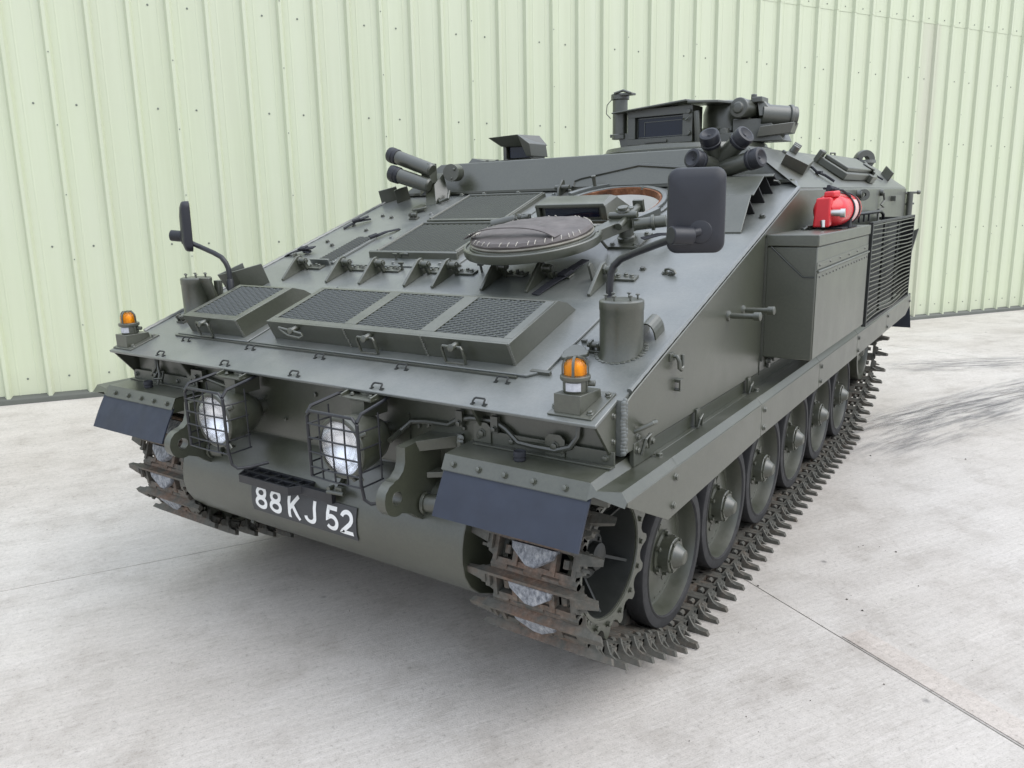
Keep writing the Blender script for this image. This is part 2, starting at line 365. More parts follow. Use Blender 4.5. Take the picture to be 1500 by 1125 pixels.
def arc(c, r, a0, a1, n, f=None):
    return [(c[0]+r*math.cos(a0+(a1-a0)*i/n), c[1]+r*math.sin(a0+(a1-a0)*i/n)) for i in range(n+1)]

# ------------------------------------------------------------------ the setting: concrete yard
W0 = V(-5.3106, .3502, .1278); WUT = V(.5054, .8626, -.0215).normalized(); WVT = V(-.0134, .0327, .9994); WVT = (WVT-WUT*WVT.dot(WUT)).normalized()
A_WALL = W0.dot(WN)
def gz(x, y):
    """height of the yard: level under the vehicle, falling gently along the foot of the wall"""
    a = V(x, y, 0).dot(WN)-A_WALL; b = (V(x, y, 0)-W0).dot(WU)
    t = max(0., min(1., a/3.4)); w = 1-t*t*(3-2*t)
    zw = W0.z-.0215*max(-12, min(26, b))
    return zw*w if a > 0 else zw
def ab(a, b): p = WN*a+WU*b; return p.x, p.y
def sheet(mb, a0, a1, b0, b1, dz, step=.5, thick=0, mat=0):
    na = max(1, round((a1-a0)/step)); nb = max(1, round((b1-b0)/step)); vs = []; fs = []
    for i in range(na+1):
        for j in range(nb+1):
            x, y = ab(a0+(a1-a0)*i/na, b0+(b1-b0)*j/nb); vs.append((x, y, gz(x, y)+dz))
    for i in range(na):
        for j in range(nb): fs.append((i*(nb+1)+j, (i+1)*(nb+1)+j, (i+1)*(nb+1)+j+1, i*(nb+1)+j+1))
    if thick:
        k = len(vs); ring = [i*(nb+1) for i in range(na+1)]+[na*(nb+1)+j for j in range(1, nb+1)]+[i*(nb+1)+nb for i in range(na-1, -1, -1)]+[j for j in range(nb-1, 0, -1)]
        vs += [(vs[i][0], vs[i][1], vs[i][2]-thick) for i in ring]; n = len(ring)
        fs += [(ring[i], k+i, k+(i+1) % n, ring[(i+1) % n]) for i in range(n)]
    mb.add(vs, fs, mat)
g = MB(); sheet(g, -90, 90, -90, 110, -.03, 2.0)
ground = part('ground', g, 'concrete', None, 0); ground['kind'] = 'structure'
acuts = [A_WALL-.3, -.84, 3.08, 7.0, 11.0]; bcuts = [-16.3, -10.5, -4.66, 1.18, 7.0, 12.8, 18.6]
gap = .003
for i in range(len(acuts)-1):
    for j in range(len(bcuts)-1):
        m = MB(); sheet(m, acuts[i]+gap, acuts[i+1]-gap, bcuts[j]+gap, bcuts[j+1]-gap, 0, .45, .028)
        part('concrete_slab', m, 'concrete', ground, 0)
m = MB(); sheet(m, 1.35, 3.06, 1.19, 1.31, .004, .3, .004)
part('joint_repair', m, 'concrete2', ground, 0)
def scuff(pts, width, name='tyre_scuff'):
    """a flat film of rubber on the concrete, laid along a path"""
    P = [Vector((*p, 0)) for p in pts]; vs = []; fs = []; uv = []; n = len(P)
    for i, p in enumerate(P):
        t = (P[min(i+1, n-1)]-P[max(i-1, 0)]).normalized(); s = V(-t.y, t.x, 0)
        for k in (-1, 1):
            q = p+s*(width/2*k); vs.append((q.x, q.y, gz(q.x, q.y)+.0045)); uv.append((i/(n-1), (k+1)/2))
    for i in range(n-1): fs.append((2*i, 2*i+2, 2*i+3, 2*i+1))
    me = bpy.data.meshes.new(name); me.from_pydata(vs, [], fs); me.materials.append(MAT['scrape'])
    l = me.uv_layers.new()
    for lp in me.loops: l.data[lp.index].uv = uv[lp.vertex_index]
    part(name, me, None, ground, 0)
def bez(p0, p1, p2, n=16): return [tuple((1-t)**2*a+2*t*(1-t)*b+t*t*c for a, b, c in zip(p0, p1, p2)) for t in (i/n for i in range(n+1))]
scuff(bez((1.15, 2.6), (1.6, 4.2), (3.2, 7.2)), .95)
scuff(bez((1.25, 3.5), (1.75, 4.6), (3.0, 6.6)), .5)
scuff(bez((.9, 5.9), (1.6, 6.6), (3.4, 7.9)), .7)

grit = MB()                                                       # crumbs of mud and stone lying about
for i in range(75):
    a_, b_ = random.uniform(-4.2, 3.0), random.uniform(-3.5, 11); x, y = ab(a_, b_); r = random.choice((.002, .0025, .003, .004, .006))
    if random.random() < .4: x, y = random.uniform(1.3, 2.3), random.uniform(-.9, 3.5)
    pts = [V(x+r*random.uniform(.6, 1.3)*math.cos(t), y+r*random.uniform(.6, 1.3)*math.sin(t), gz(x, y)) for t in (0, 1.2, 2.5, 3.7, 5)]
    grit.add(pts+[V(p_.x*.5+x*.5, p_.y*.5+y*.5, p_.z+r*.9) for p_ in pts], [(4, 3, 2, 1, 0), (5, 6, 7, 8, 9)]+[(i_, (i_+1) % 5, (i_+1) % 5+5, i_+5) for i_ in range(5)])
part('grit', grit, 'grit', ground, 0, kind='stuff')
# ------------------------------------------------------------------ the clad building behind
WROT = Matrix((WUT, WVT.cross(WUT)*1.0, WVT)).transposed()      # local x along, y into the building, z up
if WROT.determinant() < 0: WROT = Matrix((WUT, -WVT.cross(WUT), WVT)).transposed()
wall = thing('clad_building_wall', 'pale green ribbed metal wall of a building behind the armoured vehicle', 'wall', W0)
OUTS = 1 if (WROT@V(0, 1, 0)).dot(WN) > 0 else -1                # sign of local y that points to the yard
def sheet_profile():
    p = []; P3 = 1/3
    def st(xc): return [(xc-.009, 0), (xc-.003, .0022), (xc+.003, .0022), (xc+.009, 0)]
    for k in range(3):
        c = .5+k*P3
        p += [(c-.034, 0), (c-.014, .038), (c+.014, .038), (c+.034, 0)]+st(c+.055+.035)+st(c+P3-.055-.035)
    return p+[(1.5-.0335, 0)]
def sheet_mesh(h0, h1, lift):
    m = MB(); pr = sheet_profile(); n = len(pr); vs = []
    for z in (h0, h1): vs += [(x, OUTS*(d+lift), z) for x, d in pr]
    m.add(vs, [(i, i+1, i+1+n, i+n) if OUTS > 0 else (i+1, i, i+n, i+1+n) for i in range(n-1)])
    me = m.mesh('cladding_sheet', 'wall', 20); return me
lo = sheet_mesh(.03, 4.34, 0); lo_dirty = lo.copy(); lo_dirty.materials[0] = MAT['wall_dirty']; hi = sheet_mesh(4.31, 5.0, .004)
for k in range(-6, 23):
    w = Matrix.Translation(W0)@WROT.to_4x4()@Matrix.Translation((k, 0, 0))
    part('cladding_sheet', lo_dirty if k == 11 else lo, None, wall, 0, w); part('cladding_sheet', hi, None, wall, 0, w)
sc_m = MB()
def wp(x, z, d=0): return W0+WROT@V(x, OUTS*d, z)
nout = (WROT@V(0, OUTS, 0))
for n in range(-15, 66):
    x = n/3
    sc_m.lathe([(.010, 0), (.010, .002), (.006, .003), (.006, .007)], wp(x, .2207), nout, 6)
    if n % 3:
        for h in (1.411, 2.6517, 3.55): sc_m.lathe([(.010, 0), (.010, .002), (.006, .003), (.006, .007)], wp(x, h), nout, 6)
    sc_m.lathe([(.010, 0), (.010, .002), (.006, .003), (.006, .007)], wp(x, 4.375, .004), nout, 6)
    if n % 3 == 1:
        for h in (.69, 1.292, 1.868, 2.47, 3.08, 3.69): sc_m.lathe([(.006, 0), (.006, .002), (.004, .003), (.004, .005)], wp(x+1/6, h, .038), nout, 5)
part('cladding_screws', sc_m, 'screw', wall, 0, kind='stuff')
fl = MB(); fl.prism([(.0, -.25), (.048, -.25), (.048, .035), (.040, .05), (.0, .075)], lambda u, v, w: W0+WROT@V(w, OUTS*u, v), -6, 24)
part('base_flashing', fl, 'flashing', wall, 0)
cp = MB(); cp.prism([(-.1, 4.98), (.05, 4.98), (.05, 5.06), (-.1, 5.06)], lambda u, v, w: W0+WROT@V(w, OUTS*u, v), -6, 24)
part('eaves_trim', cp, 'flashing', wall, 0)
bk = MB(); bk.prism([(-.15, -.3), (-.06, -.3), (-.06, 4.98), (-.15, 4.98)], lambda u, v, w: W0+WROT@V(w, OUTS*u, v), -6, 24)
part('wall_backing', bk, 'flashing', wall, 0)

# ------------------------------------------------------------------ the armoured vehicle
veh = thing('armoured_vehicle', 'olive green tracked armoured vehicle with six road wheels parked on the concrete yard', 'armoured vehicle', V(0, 1.6, 0))
GS = .3361; GN = V(0, -GS, 1).normalized(); GT = V(0, 1, GS).normalized()
def gp(x, y, h=0): return V(x, y, 1.239+GS*(y+.759))+GN*h        # a point h above the sloping front plate
def gbox(mb, x0, x1, y0, y1, h0, h1, mat=0):
    mb.hexa([gp(x0, y0, h0), gp(x1, y0, h0), gp(x1, y1, h0), gp(x0, y1, h0)], [gp(x0, y0, h1), gp(x1, y0, h1), gp(x1, y1, h1), gp(x0, y1, h1)], mat)
def gprism(mb, pts, x0, x1, mat=0): mb.prism(pts, lambda u, v, w: gp(w, u, v), x0, x1, mat)   # profile in (y, h)
def gplate(mb, pts, h0, h1, mat=0): mb.prism(pts, lambda u, v, w: gp(u, v, w), h0, h1, mat)
HX = 1.306
HC, HR = (.405, .80), .30                                        # driver's hatch opening
# hull shell -------------------------------------------------------
h = MB()
side = [(-.80, 1.05), (-.80, 1.225), (-.757, 1.240), (1.03, 1.840), (4.25, 1.846), (4.34, 1.05)]
for sx in (-1, 1):
    h.add([(sx*HX, y, z) for y, z in side], [tuple(range(6)) if sx < 0 else tuple(range(5, -1, -1))])
def strip(y0, z0, y1, z1): h.add([(-HX, y0, z0), (HX, y0, z0), (HX, y1, z1), (-HX, y1, z1)], [(0, 1, 2, 3)])
strip(-.80, 1.05, -.80, 1.225); strip(-.80, 1.225, -.757, 1.240); strip(4.34, 1.05, -.80, 1.05); strip(4.25, 1.846, 4.34, 1.05)
outer = [gp(-HX, -.757), gp(HX, -.757), gp(HX, 1.03), gp(1.27, 1.13), gp(-1.27, 1.13), gp(-HX, 1.03)]
hole = [gp(HC[0]+HR*math.cos(t), HC[1]+HR*.95*math.sin(t)) for t in [2*PI*i/48 for i in range(48)]]
tri = tessellate_polygon([outer, hole]); allp = outer+hole
h.add(allp, [t if (allp[t[1]]-allp[t[0]]).cross(allp[t[2]]-allp[t[0]]).z > 0 else t[::-1] for t in tri])
hull = part('hull', h, 'rough', veh, 0)
h = MB()                                                          # rear roof block with sloping sides
zb, zt = 1.84, 2.055
B = [(-HX, 1.02, zb), (HX, 1.02, zb), (HX, 4.25, 1.846), (-HX, 4.25, 1.846)]
h.add([(-1.275, 1.10, 1.856), (1.275, 1.10, 1.856), (.99, 1.20, zt+.004), (-.99, 1.20, zt+.004), (HX, 1.03, 1.842), (-HX, 1.03, 1.842), (HX, 4.25, 1.846), (-HX, 4.25, 1.846), (.99, 4.42, zt-.002), (-.99, 4.42, zt-.002), (1.02, 1.40, zt-.008), (-1.02, 1.40, zt-.008)],
      [(0, 1, 2, 3), (1, 4, 10, 2), (4, 6, 8, 10), (2, 10, 8, 9, 11, 3), (5, 0, 3, 11), (7, 5, 11, 9), (6, 7, 9, 8)])
roof = part('roof', h, 'olive', veh, .006)
h = MB(); h.span((-1.28, 1.085, 1.868), (1.26, 1.125, 1.885)); 
for x in (-.72, -.55, -.3, .05, .5): h.bolt((x, 1.06, 1.862), GN, .012, .010)
part('roof_joint_strip', h, 'olive', veh, .003)
h = MB()                                                          # deflector plate over the driver's hatch
pl = [(.06, 1.885), (.06, 1.915), (.10, 1.930), (.44, 1.985), (.80, 1.95), (.80, 1.885)]
h.prism(pl, lambda u, v, w: (u, 1.080+.50*(v-1.885)+w, v), 0, .015)
h.tube([(x, 1.080+.50*(z-1.885), z) for x, z in ((.06, 1.885), (.06, 1.918), (.10, 1.932), (.44, 1.987), (.80, 1.952))], .011, 6, 1)
part('hatch_deflector', h, ['olive', 'olive_dark'], veh, 0)
h = MB()                                                          # side armour sheets, 8 mm proud of the shell
for sx in (-1, 1):
    h.cut(); h.yz([(-.79, 1.055), (-.79, 1.215), (-.745, 1.235), (1.03, 1.832), (4.24, 1.838), (4.33, 1.055)], sx*(HX+.001), sx*(HX+.009))
part('side_plate', h, 'olive', veh, .003)
h = MB()                                                          # weld beads down the front corners and along the slope
for sx in (-1, 1):
    h.cut()
    for i in range(30):
        z = 1.06+i*.0056; h.lathe([(.0, 0), (.008, .001), (.009, .003), (.005, .005), (0, .0055)], (sx*(HX+.003)+random.uniform(-.002, .002), -.795+(.010 if i % 2 else .0), z), (sx*.5, -.8, .1), 8)
    P = [gp(sx*HX, -.75+1.78*i/60, .002+.0015*(i % 2)) for i in range(61)]; h.tube(P, .009, 6)
part('weld_bead', h, 'rough', veh, 0)
# lower hull with the rolled nose ---------------------------------
NOSE = [(-.815, .875), (-.835, .868), (-.875, .835), (-.915, .785), (-.942, .73), (-.954, .68), (-.956, .63), (-.945, .575), (-.915, .525), (-.865, .480), (-.78, .440), (-.66, .412), (-.5, .395)]
NX = .795
h = MB(); h.yz(NOSE+[(4.25, .395), (4.30, .5), (4.30, 1.06), (-.815, 1.06)], -NX, NX)
part('lower_hull', h, 'olive', veh, .004)
h = MB(); h.span((-1.27, -.818, .882), (1.27, -.802, 1.195))
part('front_plate', h, 'olive', veh, .003)
h = MB()
for x, z in ((-.215, .965), (-.33, 1.04), (.515, 1.04), (.56, 1.05), (-.56, .98), (.05, .905), (-.48, .905), (.30, 1.10), (-.02, 1.09), (.72, 1.06), (-.62, 1.06), (.42, .93)): h.bolt((x, -.818, z), (0, -1, 0), .009, .009)
h.bolt((-.45, -.86, .475), (0, -.6, -.6), .010, .008)
h.span((.462, -.826, .98), (.474, -.818, 1.08)); h.span((.462, -.826, .97), (.500, -.818, .98))
part('front_plate_bolts', h, 'olive', veh, 0, kind='stuff')
# registration plate ------------------------------------------------
def nose_pt(s, off):
    """point on the nose curve, s metres below the top of the number plate"""
    pts = [(-.945, .720)]+[q for q in NOSE if q[1] < .715]
    d = s; i = 0
    if d < 0:
        a, b = pts[0], pts[1]; L = math.dist(a, b); y = a[0]+(b[0]-a[0])*d/L; z = a[1]+(b[1]-a[1])*d/L
    else:
        while i < len(pts)-2 and d > math.dist(pts[i], pts[i+1]): d -= math.dist(pts[i], pts[i+1]); i += 1
        a, b = pts[i], pts[i+1]; L = math.dist(a, b); y = a[0]+(b[0]-a[0])*d/L; z = a[1]+(b[1]-a[1])*d/L
    # smooth normal from the curve centre
    n = V(0, y+.70, z-.66).normalized(); return V(0, y, z)+n*off
h = MB(); ns = 10; vs = []
for i in range(ns+1):
    s = -.004+.128*i/ns
    for x in (-.303, .303):
        for o in (.002, .005): q = nose_pt(s, o); vs.append((x, q.y, q.z))
fs = []
for i in range(ns):
    a = i*4; fs += [(a+1, a+3, a+7, a+5), (a, a+4, a+6, a+2), (a, a+1, a+5, a+4), (a+2, a+6, a+7, a+3)]
fs += [(0, 2, 3, 1), (ns*4, ns*4+1, ns*4+3, ns*4+2)]
h.add(vs, fs); plate = part('number_plate', h, 'plate', veh, 0)
def stroke(path, w, x0, sx, s0, sy, off, mb):
    """a flat letter stroke laid over the curved plate"""
    Q = []                                                        # subdivide so that it follows the curve
    for i in range(len(path)-1):
        a, b = path[i], path[i+1]; n = max(1, int(math.dist(a, b)/.06))
        Q += [(a[0]+(b[0]-a[0])*k/n, a[1]+(b[1]-a[1])*k/n) for k in range(n)]
    Q.append(path[-1]); closed = math.dist(Q[0], Q[-1]) < 1e-6; n = len(Q); vs = []
    for i, p in enumerate(Q):
        a = Q[i-1] if i else (Q[-2] if closed else Q[0]); b = Q[i+1] if i < n-1 else (Q[1] if closed else Q[-1])
        t0 = V(p[0]-a[0], p[1]-a[1]); t1 = V(b[0]-p[0], b[1]-p[1])
        if t0.length < 1e-9: t0 = t1
        if t1.length < 1e-9: t1 = t0
        t0 = V(t0.x*sx, t0.y*sy).normalized(); t1 = V(t1.x*sx, t1.y*sy).normalized()
        nn = V(-t0.y-t1.y, t0.x+t1.x); nn = nn/max(.35, nn.length**2/2)
        for k in (-1, 1):
            u = x0+p[0]*sx+nn.x*k*w/2; s = s0+(1-p[1])*sy-nn.y*k*w/2; q = nose_pt(s, off); vs.append((u, q.y, q.z))
    mb.add(vs, [(2*i, 2*i+1, 2*i+3, 2*i+2) for i in range(n-1)])
def ell(cx, cy, rx, ry, a0=0, a1=2*PI, n=24): return [(cx+rx*math.cos(a0+(a1-a0)*i/n), cy+ry*math.sin(a0+(a1-a0)*i/n)) for i in range(n+1)]
GL = {'8': [ell(.5, .725, .33, .205), ell(.5, .285, .385, .215)],
      'K': [[(.14, 0), (.14, 1)], [(.88, 1), (.18, .42)], [(.42, .58), (.94, 0)]],
      'J': [[(.82, 1), (.82, .30)]+ell(.48, .30, .34, .22, 0, -PI, 14)],
      '5': [[(.86, .925), (.24, .925), (.18, .50)]+ell(.48, .335, .37, .255, 2.35, -2.55, 18)],
      '2': [ell(.49, .68, .35, .245, 2.95, -.35, 14)+[(.70, .46), (.12, .085), (.92, .085)]]}
T = [('8', .105), ('8', .252), ('K', .432), ('J', .592), ('5', .790), ('2', .922)]
lt = MB()
for k, (ch, t) in enumerate(T):
    for q, st in enumerate(GL[ch]): stroke(st, .0168, -.303+.606*t-.037, .074, .013, .094, .0062+.0004*q, lt)
part('lettering', lt, 'letter', plate, 0, kind='stuff', label='white characters 88 KJ 52')
# glacis shelf ------------------------------------------------------
h = MB(); gbox(h, -1.305, 1.29, -.938, -.757, -.012, 0)
shelf = part('front_shelf', h, 'rough', veh, .003)
h = MB()
for x, w in ((-1.30, .010), (1.277, .010)):
    h.cut(); h.yz([(-.925, 1.17), (-.80, 1.212), (-.80, 1.06), (-.835, 1.06)], x, x+w)
    for y, z in ((-.822, 1.18), (-.822, 1.10)): h.bolt((x+(.01 if x > 0 else 0), y, z), (1 if x > 0 else -1, 0, 0), .008, .008)
for x in (.80, -.83): h.cut(); h.yz([(-.90, 1.178), (-.818, 1.205), (-.818, 1.06), (-.835, 1.075)], x, x+.011)
for x in (.66, -.70, .30): h.cut(); h.yz([(-.87, 1.19), (-.818, 1.205), (-.818, 1.13)], x, x+.010)
part('shelf_gusset', h, 'olive', veh, .002)
stp = MB()
w_ = .022
stp.tube([(-w_, -.010, .001), (-w_, -.008, .008), (-w_+.001, .002, .0125), (-w_+.006, .006, .0135), (w_-.006, .006, .0135), (w_-.001, .002, .0125), (w_, -.008, .008), (w_, -.010, .001)], .0036, 6)
stp.span((-w_-.007, -.016, 0), (-w_+.005, -.004, .003)); stp.span((w_-.005, -.016, 0), (w_+.010, -.004, .003))
stm = stp.mesh('lashing_staple', 'hub_dark')  # near-black colour stands in for the shadow lines at the staples
GR = Matrix((V(1, 0, 0), GT, GN)).transposed()
def gw(x, y, h=0, rz=0): return Matrix.Translation(gp(x, y, h))@(GR@Matrix.Rotation(rz, 3, 'Z')).to_4x4()
for x in (-.908, -.447, -.018, .416, .861):
    for y in (-.779, -.910): part('lashing_staple', stm, None, veh, 0, gw(x, y))
# raised access plates under the louvre boxes -----------------------
h = MB(); gplate(h, [(-1.03, -.745), (-.515, -.745), (-.515, -.20), (-1.03, -.20)], .0, .010); h.cut()
gplate(h, [(-.500, -.745), (.93, -.745), (.985, -.70), (.985, -.20), (-.500, -.20)], .0, .010)
part('engine_access_plate', h, 'rough', veh, .003)
# expanded metal ----------------------------------------------------
def exp_mesh(x0, x1, y0, y1, hh, pu=.044, pv=.0118, w=.0034, t=.0030):
    m = MB(); du = pu/2; n = int((x1-x0)/du); k = int((y1-y0)*1.055/pv)
    for j in range(k):
        vs = []
        for i in range(n+1):
            y = y0+((j+.5)*pv+(pv/2 if (i+j) % 2 else -pv/2))/1.055; x = x0+i*du
            for a, b in ((-w/2, -t), (w/2, t*.4), (w/2, t*1.4), (-w/2, 0)): vs.append(gp(x, y+a, hh+b))
        m.add(vs, [(i*4+c, i*4+(c+1) % 4, i*4+4+(c+1) % 4, i*4+4+c) for i in range(n) for c in range(4)])
    return m
def louvre_box(name, x0, x1, y0, cuts, wl, handles):
    """low steel box with expanded metal tops; cuts = panel x ranges"""
    yf, yb = y0, y0+.32; H = .098
    c = MB()
    prof = [(yf+.008, .01), (yf-.004, H), (yb, H), (yb+.055, H*.62), (yb+.10, .01)]
    for x in (x0, x1-.010): gprism(c, prof, x, x+.010)
    gprism(c, [(yf+.008, .01), (yf-.004, H), (yf+.006, H), (yf+.018, .01)], x0+.010, x1-.010)
    gprism(c, [(yf+.006, H-.010), (yf+.006, H), (yf+.034, H), (yf+.034, H-.010)], x0+.010, x1-.010)
    gprism(c, [(yb-.012, H-.010), (yb-.012, H), (yb, H), (yb+.055, H*.62), (yb+.10, .01), (yb+.088, .01), (yb+.045, H*.58)], x0+.010, x1-.010)
    edges = [x0+.010]+[e for q in cuts for e in q]+[x1-.010]
    for a, b in zip(edges[0::2], edges[1::2]):
        if b-a > .002: gprism(c, [(yf+.034, H-.012), (yf+.034, H+.0005), (yb-.012, H+.0005), (yb-.012, H-.012)], a, b)
    for a, b in zip(cuts[:-1], cuts[1:]):                         # weld lines down the front between the boxes
        xm = (a[1]+b[0])/2
        for i in range(9): c.lathe([(0, 0), (.006, .001), (.007, .003), (0, .005)], gp(xm+random.uniform(-.002, .002), yf-.003+.012*(1-i/8), .012+i*.0102), (0, -1, .05), 6)
    for i in range(9): c.lathe([(0, 0), (.006, .001), (.007, .003), (0, .005)], gp(x1-.003, yf-.002+.012*(1-i/8), .012+i*.0102), (.3, -1, .05), 6)
    o = part(name, c, 'olive', veh, .003)
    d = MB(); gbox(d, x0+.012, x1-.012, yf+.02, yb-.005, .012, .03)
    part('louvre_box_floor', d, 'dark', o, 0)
    for a, b in cuts:
        part('grille_mesh', exp_mesh(a-.003, b+.003, yf+.030, yb-.008, H-.006), 'rough', o, 0, kind='stuff')
    for hx, kind in handles:
        m = MB(); z = .052
        m.cyl(gp(hx, yf+.002, z+.026), gp(hx, yf-.040, z+.030), .0115); m.lathe([(.014, 0), (.014, .006), (.010, .008)], gp(hx, yf-.036, z+.030), (0, -1, .1), 12)
        y = yf-.022
        if kind == 'hang':
            P = [gp(hx-.052, y, z+.026), gp(hx-.055, y-.002, z+.020), gp(hx-.055, y, z-.034), gp(hx-.050, y, z-.040), gp(hx+.030, y, z-.040), gp(hx+.035, y, z-.034), gp(hx+.035, y-.002, z+.020), gp(hx+.030, y, z+.026)]
        else:
            P = [gp(hx-.075, y-.01, z+.036), gp(hx-.070, y-.012, z+.040), gp(hx+.055, y-.01, z+.020), gp(hx+.062, y-.012, z+.012), gp(hx+.050, y-.02, z+.006), gp(hx-.01, y-.025, z+.016)]
        m.tube(P, .0052, 8, 0, closed=True)
        part('box_handle', m, 'olive', o, 0)
    return o
louvre_box('engine_louvre_box', -.385, .858, -.705, [(-.355, .045), (.105, .438), (.505, .812)], 0, [(-.20, 'tilt'), (.215, 'hang'), (.635, 'hang')])
louvre_box('side_louvre_box', -.955, -.565, -.725, [(-.925, -.610)], 0, [(-.785, 'hang')])
# hinge brackets ------------------------------------------------------
hb = MB()
hb.prism([(-.165, 0), (-.165, .010), (-.035, .078), (-.005, .078), (.012, .050), (.012, 0)], lambda u, v, w: (w, u, v), -.007, .007)
hb.cyl((-.014, -.022, .052), (.052, -.022, .052), .0165, n=12); hb.lathe([(.022, 0), (.022, .010), (.014, .014)], (.006, -.022, .052), (1, 0, 0), 6)
hb.lathe([(.012, 0), (.012, .008)], (.052, -.022, .052), (1, 0, 0), 6)
hb.prism([(-.034, .052), (-.026, .068), (-.014, .068), (-.006, .020), (.004, .010), (.030, .010), (.030, .0), (-.020, .0), (-.026, .02)], lambda u, v, w: (w, u, v), .026, .042)
hb.span((.02, -.014, 0), (.125, .034, .009))
for x in (.045, .075, .105): hb.bolt((x, .012 if x != .075 else .022, .009), (0, 0, 1), .009, .010)
hbm = hb.mesh('hinge_bracket', 'olive')
for x in (-.975, -.648, -.418, -.128, .040, .315, .545, .840): part('hinge_bracket', hbm, None, veh, .0015, gw(x, 0, .001))
h = MB()
gprism(h, [(.005, 0), (.02, .075), (.035, .075), (.05, 0)], -1.06, -1.048); gbox(h, -1.09, -1.048, .005, .05, 0, .006); h.cut()
gprism(h, [(-.02, 0), (-.03, .07), (-.02, .08), (.0, .07), (.01, 0)], .775, .785)
part('hinge_stop', h, 'olive', veh, .002)
# louvres higher on the slope -----------------------------------------
def vent(x0, x1, y0, y1, lip):
    c = MB()
    gbox(c, x0, x1, y0, y0+.022, 0, .030); gbox(c, x0, x1, y1-.018, y1, 0, .030)
    gbox(c, x0, x0+.018, y0+.022, y1-.018, 0, .030); gbox(c, x1-.018, x1, y0+.022, y1-.018, 0, .030)
    c.tube([gp(x0+.01, y0+.02, .030), gp(x0+.012, y1-.012, .030), gp(x1-.012, y1-.012, .030), gp(x1-.012, y0+.02, .030)], .008, 6)
    if lip: gprism(c, [(y0-.020, 0), (y0-.012, .038), (y0, .042), (y0, 0)], x0-.02, x1+.02)
    o = part('vent_grille', c, 'olive', veh, .002)
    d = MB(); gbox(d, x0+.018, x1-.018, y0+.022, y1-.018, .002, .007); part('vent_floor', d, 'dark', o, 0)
    part('grille_mesh', exp_mesh(x0+.014, x1-.014, y0+.02, y1-.014, .024, .038, .0105, .0031, .0026), 'olive', o, 0, kind='stuff')
vent(-.605, -.062, .155, .565, True); vent(-.612, -.072, .600, 1.005, False)
h = MB()                                                             # raised plate that carries both vents
gplate(h, [(-.74, .05), (-.06, .05), (.00, .09), (.00, 1.05), (-.74, 1.05)], 0, .007)
for x, y in ((-.70, .075), (-.40, .075), (-.10, .08), (-.05, .10), (-.03, .30), (-.71, .4), (-.71, .75), (-.03, 1.02), (-.6, 1.035)): h.bolt(gp(x, y, .007), GN, .010, .010)
part('vent_plate', h, 'rough', veh, .002)
h = MB()                                                             # narrow grille strip further left
gbox(h, -.96, -.82, .06, .40, 0, .012); gprism(h, [(.045, 0), (.04, .035), (.052, .035), (.06, 0)], -.97, -.83)
so_ = part('vent_strip', h, 'rough', veh, .002)
part('grille_mesh', exp_mesh(-.95, -.83, .07, .39, .016, .038, .0105, .0031, .0026), 'olive_dark', so_, 0, kind='stuff')
# small fittings on the slope -----------------------------------------
h = MB()
for x, y in ((-1.17, .35), (-1.08, .30), (-1.02, .52), (-1.2, .6), (-1.1, .75), (.95, .10), (1.09, .06), (1.16, .9), (-1.0, .72), (-.95, .40), (-.2, .035)): h.bolt(gp(x, y), GN, .011, .012)
for x, y in ((-.29, .02), (.185, .03), (-.42, .12)):                  # little wing studs
    h.cyl(gp(x, y), gp(x, y, .035), .006, n=8); h.box(gp(x, y, .036), (.030, .008, .010), GR)
h.tube([gp(-.40, .145), gp(-.40, .14, .03), gp(-.37, .135, .034), gp(-.355, .14, .03), gp(-.352, .15, .012)], .007, 8)
part('slope_studs', h, 'olive_dark', veh, 0, kind='stuff')
hk = MB(); hk.tube([(0, .03, .004), (0, .028, .016), (0, .008, .022), (0, -.018, .018), (0, -.024, .010), (0, -.014, .005), (.002, .0, .006)], .0055, 8); hk.bolt((0, .032, 0), (0, 0, 1), .012, .008)
hkm = hk.mesh('lashing_hook', 'olive')
for x, y, a in ((1.09, .06, 1.2), (-.20, .05, -.4), (.02, .05, .3), (-1.19, .2, .3)): part('lashing_hook', hkm, None, veh, 0, gw(x, y, .002, a))
# filler caps and stop blocks near the amber lamps, plus the small clamp ---
for x, y, s in ((1.035, -.60, 1), (-.86, .83, 1)):
    c = MB(); q = gw(x, y)
    c.lathe([(.024, 0), (.024, .012), (.030, .014)], (0, 0, 0), (0, 0, 1), 14)
    pts = []
    for i in range(36):
        t = 2*PI*i/36; r = .040+.012*max(0, math.cos(3*t)); pts.append((r*math.cos(t), r*math.sin(t)))
    c.xy(pts, .014, .028); part('filler_cap', c, 'olive', veh, .003, q)
h = MB()
for x, y in ((1.085, -.545), (-.80, .70), (-1.155, -.635)):
    h.cut(); gbox(h, x-.028, x+.028, y-.016, y+.016, 0, .010); gbox(h, x-.020, x-.012, y-.012, y+.012, .010, .040); gbox(h, x+.008, x+.016, y-.012, y+.012, .010, .036)
    h.cyl(gp(x-.030, y, .026), gp(x+.026, y, .026), .011, n=10)
h.tube([gp(1.07, -.53, .006), gp(1.12, -.45, .004), gp(1.13, -.43, .004)], .003, 6)
part('plate_catch', h, 'olive_dark', veh, .001)
h = MB(); gprism(h, [(-.72, .0), (-.72, .012), (-.706, .012), (-.706, .0)], .93, 1.005); h.cut(); gprism(h, [(-.50, 0), (-.50, .012), (-.49, .012), (-.49, 0)], 1.0, 1.02); h.cut()
gprism(h, [(-.760, .0), (-.760, .008), (-.752, .008), (-.752, .0)], -1.03, .90)
part('plate_edge_strip', h, 'olive_dark', veh, 0)
